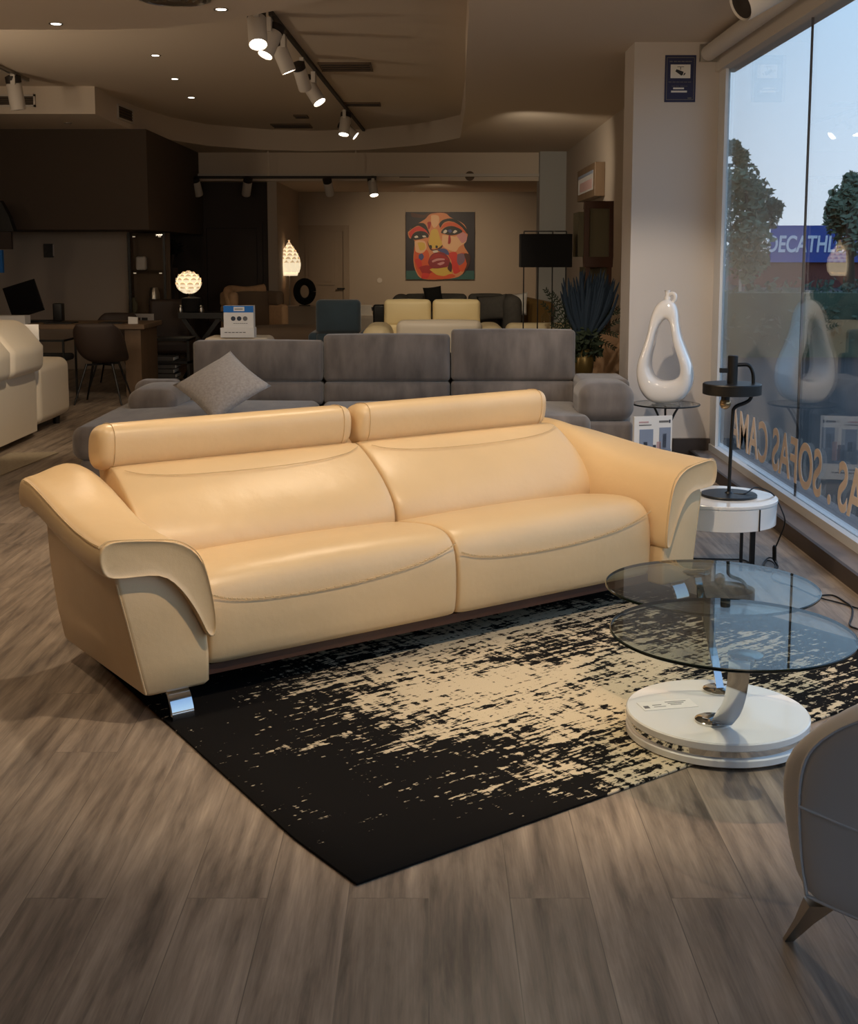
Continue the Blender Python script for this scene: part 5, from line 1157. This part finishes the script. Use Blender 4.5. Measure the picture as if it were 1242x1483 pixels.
# black floor lamp with rectangular shade
YL = 12.2
a, b = P(753, 339, YL), P(826, 387, YL)
r = thing('black_floor_lamp', 'floor lamp with wide black rectangular shade on thin black rods', 'lamp', ((a.x+b.x)/2, YL, 0)); w2 = (b.x-a.x)/2
mb = MB(); box(mb, (-w2, -.13, b.z), (w2, .13, a.z)); obj('lamp_shade', mb, 'blackfab', r, 0, bevel=.004)
mb = MB(); zt_ = P(780, 335, YL).z; x_0, x_1 = P(758, 400, YL).x-r.location.x, P(819, 400, YL).x-r.location.x
for xx in (x_0, x_1):
    bar(mb, (xx, .0, 0), (xx, .0, zt_), .012)
    bar(mb, (xx, -.18, .006), (xx, .18, .006), .012)
bar(mb, (x_0, 0, zt_), (x_1, 0, zt_), .012); bar(mb, (x_0, 0, .006), (x_1, 0, .006), .012)
for px in (779, 799): xx = P(px, 400, YL).x-r.location.x; bar(mb, (xx, .03 if px == 779 else -.03, 0), (xx, .03 if px == 779 else -.03, zt_), .012)
obj('frame', mb, 'black', r, 0)

# ================================================================== GOLD VASE WITH NAVY GRASS AND FERNS
YV = 9.9
q = P(846, 505, YV); zr = q.z
pd_ = thing('flower_pedestal', 'dark low pedestal behind right arm of the grey sofa', 'pedestal', (q.x, YV, 0)); zp = P(846, 548, YV).z
mb = MB(); box(mb, (-.24, -.2, 0), (.36, .3, zp-.03)); obj('body', mb, 'panel', pd_, 0); mb = MB(); box(mb, (-.26, -.22, zp-.03), (.38, .32, zp)); obj('top', mb, 'taupe', pd_, 0)
gv = thing('gold_vase', 'antique gold vase holding dark grass and ferns behind the grey sofa', 'vase', (q.x, YV, zp))
hv = zr-zp
mb = MB(); lathe(mb, [(.05, 0), (.06, .005), (.075, hv*.4), (.074, hv*.7), (.05, hv*.92), (.055, hv), (.045, hv), (.04, hv*.9)], 32, caps=False); obj('body', mb, 'gold', gv, 60)
rn = random.Random(11)
pg = thing('dried_grass', 'tall fan of navy dried pampas plumes in the gold vase', 'plant', (q.x, YV, zr-.1))
mb = MB()
for i in range(95):
    t = rn.uniform(-1, 1); bl_ = rn.uniform(.75, 1); tx = (-.17+.42*(t+1)/2)+rn.gauss(0, .02); ty = rn.uniform(-.14, .14); tz = (.68-.09*abs(t)**2)*bl_
    pts = smooth_path([(0, 0, 0), (tx*.30, ty*.3, tz*.4), (tx*.78, ty*.7, tz*.75), (tx*1.05+rn.gauss(0, .01), ty, tz+.06)], 4); m_ = len(pts)
    tube(mb, pts, [.003+.012*max(0, math.sin(PI*max(0, (k/(m_-1)-.18)/.82)))**.8 if k/(m_-1) > .18 else .003 for k in range(m_)], 5)
obj('plumes', mb, 'pampas', pg, 60)
fn = thing('fern_fronds', 'dark green arching fern fronds around the navy grass', 'plant', (q.x, YV, zr-.1))
ends = [((790, 420), (812, 455)), ((786, 440), (815, 470)), ((800, 470), (820, 480)), ((896, 452), (870, 462)), ((902, 462), (875, 475)), ((893, 486), (868, 480)), ((890, 505), (866, 492)), ((800, 425), (818, 450)), ((895, 447), (868, 468)), ((870, 515), (860, 500)), ((818, 505), (830, 490))]
for (ex, ey), (mx_, my_) in ends:
    a = Vector((0, 0, 0)); e_ = P(ex, ey, YV+rn.uniform(-.15, .1))-Vector((q.x, YV, zr-.1)); m_ = P(mx_, my_, YV)-Vector((q.x, YV, zr-.1))
    pts = smooth_path([a, Vector((m_.x*.3, 0, .13)), m_, e_], 7); mb = MB(); tube(mb, pts, .0035, 5)
    for k in range(7, len(pts)):
        d = (pts[k]-pts[k-1]).normalized(); s_ = Vector((d.z, .6*rn.choice((-1, 1)), -d.x)).normalized(); l_ = .05*(1-.55*(k-7)/(len(pts)-7))
        for sg in (-1, 1): mb.add([pts[k], pts[k]+s_*sg*l_*.5+d*.015+Vector((0, .012, 0)), pts[k]+s_*sg*l_+d*.02, pts[k]+s_*sg*l_*.5-d*.006], [(0, 1, 2, 3)])
    obj('frond', mb, 'fern', fn, 0)
mb = MB(); leaf_cloud(mb, [((0, 0, .16), .12), ((.05, 0, .1), .1), ((-.03, 0, .06), .08), ((.0, 0, .2), .1)], 90, .04, rn); obj('leaves', mb, 'fern', fn, 0)
# pale round pots beyond
q = P(890, 510, 11.0); mb = MB(); rb(mb, (q.x, 11.1, .42), (.5, .5, .8), .2); tag(obj('beige_armchair_back', mb, 'beige', None, 60), 'rounded beige chair back glimpsed between the ferns and pillar', 'chair')
q = P(790, 452, 14.4); r = thing('glass_bottle', 'clear glass bottle glinting below the black floor lamp', 'bottle', (q.x, 14.4, P(790, 470, 14.4).z))
mb = MB(); lathe(mb, [(.03, 0), (.05, .01), (.05, .10), (.015, .14), (.015, .18)], 24); obj('body', mb, 'shopglass', r, 60)
# the bottle's little table
zq = P(790, 470, 14.4).z; r = thing('bottle_table', 'small round dark table carrying the clear bottle near beige couch', 'table', (q.x, 14.4, 0))
mb = MB(); lathe(mb, [(.16, zq-.02), (.16, zq)], 32); obj('top', mb, 'black', r, 40); mb = MB(); lathe(mb, [(.12, 0), (.12, .01), (.015, .02), (.015, zq-.02)], 24); obj('pedestal', mb, 'black', r, 40)

# sign boxes on a white stool behind the grey sofa
YX = 10.2
a, b = P(323, 443, YX), P(367, 476, YX)
r = thing('stool_cube', 'low white upholstered bench end behind left back of grey sofa', 'bench', ((P(293, 490, YX).x+P(390, 490, YX).x)/2, YX+.1, 0)); zt_ = P(340, 489, YX).z; w2 = (P(390, 490, YX).x-P(293, 490, YX).x)/2
mb = MB(); rb(mb, (0, .1, zt_/2), (w2*2, .4, zt_), .05); obj('body', mb, 'ivory', r, 60)
c_, d_ = P(319, 475, YX), P(368, 489, YX); w2 = (d_.x-c_.x)/2
r = thing('price_stand', 'white price box with grey text line under the blue-topped sign box', 'sign box', ((c_.x+d_.x)/2, YX, zt_)); hb = c_.z-zt_
mb = MB(); box(mb, (-w2, 0, 0), (w2, .14, hb)); obj('body', mb, 'paper', r, 0, bevel=.002)
mb = MB()
for i in range(6): box(mb, (-w2*.75+i*.03, -.001, hb*.5), (-w2*.75+i*.03+.022, 0, hb*.58))
obj('print', mb, 'ink', r, 0)
w3 = (b.x-a.x)/2; hz = a.z-c_.z
r = thing('sign_box', 'white sign box with bright blue band and three grey dots', 'sign box', ((a.x+b.x)/2, YX+.01, c_.z+.0005))
mb = MB(); box(mb, (-w3, 0, 0), (w3, .10, hz)); obj('body', mb, 'paper', r, 0, bevel=.002)
mb = MB(); box(mb, (-w3, -.002, hz*.70), (w3, 0, hz), 0); box(mb, (-w3*.32, -.003, hz*.76), (w3*.4, -.002, hz*.95), 1)
for i, m_ in enumerate((2, 2, 3)):
    cx_ = -w3*.36+w3*.40*i; tube(mb, [(cx_, -.002, hz*.42), (cx_, 0, hz*.42)], hz*.105, 16, m_)
for i in range(7): box(mb, (-w3*.35+i*w3*.14, -.001, hz*.19), (-w3*.35+i*w3*.14+w3*.1, 0, hz*.215), 3)
box(mb, (-w3*.25, -.0035, hz*.83), (w3*.3, -.003, hz*.87), 3)
obj('print', mb, ['blue', 'paper', 'photodark', 'ink'], r, 0)

# ================================================================== CEILING FITTINGS
def downlight(px, py, z, label, on=True, rad=.046):
    p = G(px, py, z); r = thing('recessed_downlight', label, 'light', (p.x, p.y, z), 0, 'recessed downlights')
    mb = MB(); lathe(mb, [(rad*.72, -.002), (rad, -.006), (rad, 0), (rad*.72, 0)], 28, caps=False); lathe(mb, [(rad*.72, -.002), (rad*.6, .0)], 28, caps=False); obj('trim_ring', mb, 'steel', r, 40)
    mb = MB(); lathe(mb, [(rad*.70, -.004), (rad*.5, -.006), (.002, -.007)], 24); obj('lamp', mb, 'glow' if on else 'trimw', r, 60)
downlight(81, 34, ZC, 'lit downlight in the near ceiling, left of the round grille')
downlight(320, 13, ZC, 'lit downlight in the near ceiling, right of the round grille')
downlight(225, 80, ZU, 'lit downlight in raised ceiling, nearest of the row of three')
downlight(253, 114, ZU, 'lit downlight in raised ceiling, middle of the row of three')
downlight(277, 141, ZU, 'lit downlight in raised ceiling, farthest of the row of three', rad=.05)
downlight(36, 113, ZU, 'lit downlight in raised ceiling by the short left track')
downlight(98, 178, ZC, 'unlit downlight in the ceiling above the stair wall', False)
downlight(211, 240, 2.6, 'lit downlight at back beside stair wall, left of a pair'); downlight(230, 246, 2.6, 'lit downlight at back beside stair wall, right of a pair')
downlight(597, 277, 2.6, 'unlit tiny downlight in back soffit above the painting', False)
p = G(252, -4, ZC); r = thing('round_grille', 'round metal ventilation grille in the ceiling at top edge', 'vent', (p.x, p.y, ZC))
mb = MB(); lathe(mb, [(.215, 0), (.215, -.012), (.19, -.02), (.18, 0)], 48, caps=False); obj('rim', mb, 'steel', r, 40)
for k in range(4): rr_ = .17-.042*k; mb = MB(); lathe(mb, [(rr_, 0), (rr_-.004, -.016), (rr_-.02, -.022), (rr_-.016, 0)], 40, caps=False); obj('louvre_ring', mb, 'steel', r, 40)
mb = MB(); lathe(mb, [(.03, 0), (.028, -.02), (.005, -.024)], 24); obj('hub', mb, 'steel', r, 40)
def slot(pa, pb, z, label):
    a = G(*pa, z); b = G(*pb, z); r = thing('ceiling_vent', label, 'vent', ((a.x+b.x)/2, (a.y+b.y)/2, z), 0, 'ceiling slot vents'); w = abs(b.x-a.x)/2; d = max(.05, abs(b.y-a.y)/2)
    mb = MB(); box(mb, (-w, -d, -.012), (w, d, 0)); box(mb, (-w, -d, -.02), (w, -d+.02, -.012)); box(mb, (-w, d-.02, -.02), (w, d, -.012)); obj('frame', mb, 'taupe', r, 0)
    for k in range(3):
        y = -d+.03+(2*d-.06)*(k+.5)/3; mb = MB(); box(mb, (-w+.02, y-.012, -.018), (w-.02, y+.004, -.012)); obj('slat', mb, 'grille', r, 0)
slot((466, 101), (537, 90), ZU, 'long slot vent in raised ceiling crossing the spotlight track')
slot((500, 152), (550, 148), ZU, 'slot vent in raised ceiling right of the fourth spotlight')
slot((397, 184), (448, 179), ZU, 'slot vent in raised ceiling left of the far track end')
slot((428, 170), (444, 166), ZU, 'short slot vent in raised ceiling just before a longer one')
slot((698, 225), (738, 221), ZC, 'slot vent in flat ceiling right of the raised part')
for px, py, rad, lab in ((680, 255, .07, 'round dark ceiling fitting on back soffit face right of painting'),):
    q = P(px, py, 18.6); mb = MB(); tube(mb, [(q.x, 18.6, q.z), (q.x, 18.57, q.z)], rad, 18); tag(obj('ceiling_speaker', mb, 'taupe', None, 40), lab, 'speaker')
for (xa, ya, xb, yb, lab) in ((578, 253, 622, 257, 'flat dark slot on the back soffit face above the painting'),):
    a, b = P(xa, ya, 18.6), P(xb, yb, 18.6); mb = MB(); box(mb, (a.x, 18.59, b.z), (b.x, 18.6, a.z)); tag(obj('soffit_slot', mb, 'taupe', None, 0), lab, 'vent')
# bulkhead vents
yb = hole[0].y
a, b = P(-25, 137, yb), P(52, 155, yb)
def wall_vent(M4, w, h, label):
    r = thing('bulkhead_vent', label, 'vent', M4.translation, 0); T = Matrix.Translation(-M4.translation) @ M4
    mb = MB(); mb.T = T; box(mb, (-w, -.02, -h), (w, 0, -h+.02)); box(mb, (-w, -.02, h-.02), (w, 0, h)); box(mb, (-w, -.02, -h), (-w+.02, 0, h)); box(mb, (w-.02, -.02, -h), (w, 0, h)); obj('frame', mb, 'trimw', r, 0)
    mb = MB(); mb.T = T; box(mb, (-w+.02, -.008, -h+.02), (w-.02, 0, h-.02)); obj('backing', mb, 'grille', r, 0)
    for k in range(4): z = -h+.02+(2*h-.04)*(k+.5)/4; mb = MB(); mb.T = T; box(mb, (-w+.02, -.018, z-.006), (w-.02, -.008, z+.002)); obj('slat', mb, 'taupe', r, 0)
wall_vent(Matrix.Translation(((a.x+b.x)/2, yb, (a.z+b.z)/2)), (b.x-a.x)/2, (a.z-b.z)/2, 'wide dark vent in the white bulkhead at upper left')
i0 = 1; pa, pb_ = hole[1], hole[2]; an = math.atan2(pb_.y-pa.y, pb_.x-pa.x); c_ = (pa+pb_)/2
wall_vent(Matrix.Translation((c_.x, c_.y, (ZC+ZU)/2)) @ Matrix.Rotation(an, 4, 'Z'), .30, .085, 'small square dark vent in the curved bulkhead face')

# track spotlights
def track_head(rail, label, pos, aim, on, s=1.0, grp='track spotlights', stem=.10):
    r = thing('track_spotlight', label, 'spotlight', pos, 0, grp)
    mb = MB(); box(mb, (-.015*s, -.06*s, -stem), (.015*s, .06*s, -.0)); obj('adapter', mb, 'trimw', r, 0)
    d = Vector(aim).normalized(); R_ = d.to_track_quat('-Z', 'Y').to_matrix().to_4x4()
    c_ = Vector((-.0, 0, -stem-.07*s))
    mb = MB(); mb.T = Matrix.Translation(c_) @ R_; lathe(mb, [(.046*s, .085*s), (.05*s, .08*s), (.05*s, -.075*s), (.047*s, -.085*s), (.042*s, -.07*s)], 28); hd = obj('housing', mb, 'trimw', r, 40)
    mb = MB(); mb.T = Matrix.Translation(c_) @ R_; lathe(mb, [(.05*s, .09*s), (.051*s, .13*s), (.03*s, .14*s)], 28); obj('heat_sink', mb, 'grille', hd, 40)
    mb = MB(); mb.T = Matrix.Translation(c_) @ R_; lathe(mb, [(.042*s, -.080*s), (.03*s, -.084*s), (.002, -.086*s)], 24); obj('lamp', mb, 'glow' if on else 'grille', r, 60)
    mb = MB(); bar(mb, (0, 0, -stem), c_, .02*s); obj('joint', mb, 'grille', r, 0)
    return r
ta, tb = G(392, 22, ZU-.03), G(528, 192, ZU-.03)
tr = thing('spotlight_track', 'long black spotlight rail running along the raised ceiling', 'track', ((ta.x+tb.x)/2, (ta.y+tb.y)/2, ZU)); T = inv(tr)
mb = MB(); mb.T = T; bar(mb, (ta.x, ta.y, ZU-.015), (tb.x, tb.y, ZU-.015), .035, .03); obj('rail', mb, 'grille', tr, 0)
heads = [((413, 43), (.1, -.5, -.9), 1.35, 'nearest lit spotlight on the long ceiling track'), ((405, 67), (-.35, -.35, -.9), 1.2, 'second lit spotlight on long ceiling track, tilted left'), ((437, 88), (.35, .1, -.9), 1.25, 'third lit spotlight on long ceiling track'),
         ((472, 136), (.5, -.25, -.8), 1.35, 'fourth lit spotlight on long ceiling track, aimed right'), ((466, 118), (.2, .6, -.8), 1.2, 'spotlight on long ceiling track turned away beside the fourth'), ((496, 184), (-.1, -.3, -.95), 1.3, 'second-last lit spotlight at far end of long ceiling track'), ((516, 192), (.75, -.1, -.6), 1.2, 'last lit spotlight at far end of long ceiling track')]
for (px, py), aim, s_, lab in heads:
    # the point of the rail below which this lamp hangs
    best = min((abs((lambda v: v)(0)), 0) for _ in (0,))
    bt = None
    for i in range(201):
        t = -.05+1.1*i/200; p = ta.lerp(tb, t); c_ = p+Vector((0, 0, -.2))
        d_ = c_-Vector((0, 0, H)); f_ = d_.y*math.cos(TH)-d_.z*math.sin(TH); u_ = d_.y*math.sin(TH)+d_.z*math.cos(TH)
        e_ = abs(CY-F*u_/f_-py)
        if bt is None or e_ < bt[0]: bt = (e_, p)
    p = bt[1]; track_head(tr, lab, (p.x-.03, p.y, ZU-.03), aim, 'turned away' not in lab, s_)
# short track at the left edge
a, b = G(-30, 85, ZU-.03), G(40, 118, ZU-.03)
tr = thing('spotlight_track', 'short spotlight rail on the ceiling at upper left edge', 'track', ((a.x+b.x)/2, (a.y+b.y)/2, ZU)); T = inv(tr)
mb = MB(); mb.T = T; bar(mb, (a.x, a.y, ZU-.015), (b.x, b.y, ZU-.015), .035, .03); obj('rail', mb, 'steel', tr, 0)
p = a.lerp(b, .72); track_head(tr, 'white unlit spotlight hanging in front of the wide bulkhead vent', (p.x, p.y, ZU-.03), (.1, .1, -1), False, 1.5)
# back track on the soffit
a, b = P(232, 257, 18.3), P(545, 257, 18.3)
tr = thing('spotlight_track', 'dark spotlight rail across the back of the showroom', 'track', ((a.x+b.x)/2, 18.3, a.z)); T = inv(tr)
mb = MB(); mb.T = T; box(mb, (a.x, 18.27, a.z-.015), (b.x, 18.33, a.z+.02)); obj('rail', mb, 'grille', tr, 0)
for x_ in (a.x+.3, (a.x+b.x)/2, b.x-.3): mb = MB(); mb.T = T; bar(mb, (x_, 18.3, a.z), (x_, 18.3, ZC), .02); obj('hanger', mb, 'ceil', tr, 0)
for px, aim, on, lab in ((285, (.1, .5, -.8), False, 'unlit spotlight on the back rail, first from left'), (357, (-.2, .5, -.8), False, 'unlit spotlight on the back rail, second from left'), (476, (.1, .6, -.7), False, 'unlit spotlight on the back rail, third from left'), (540, (.15, -.35, -.9), True, 'only lit spotlight on the back rail')):
    p = P(px, 258, 18.3); track_head(tr, lab, (p.x, 18.3, a.z-.0155), aim, on, 1.3, 'back rail spotlights', .05)
# spotlight by the window top
p = P(1104, 0, 6.4); track_head(None, 'white spotlight on the ceiling above the shop window', (p.x, 6.4, ZC), (-.6, -.2, -.35), False, 1.7, 'window spotlight', .09)
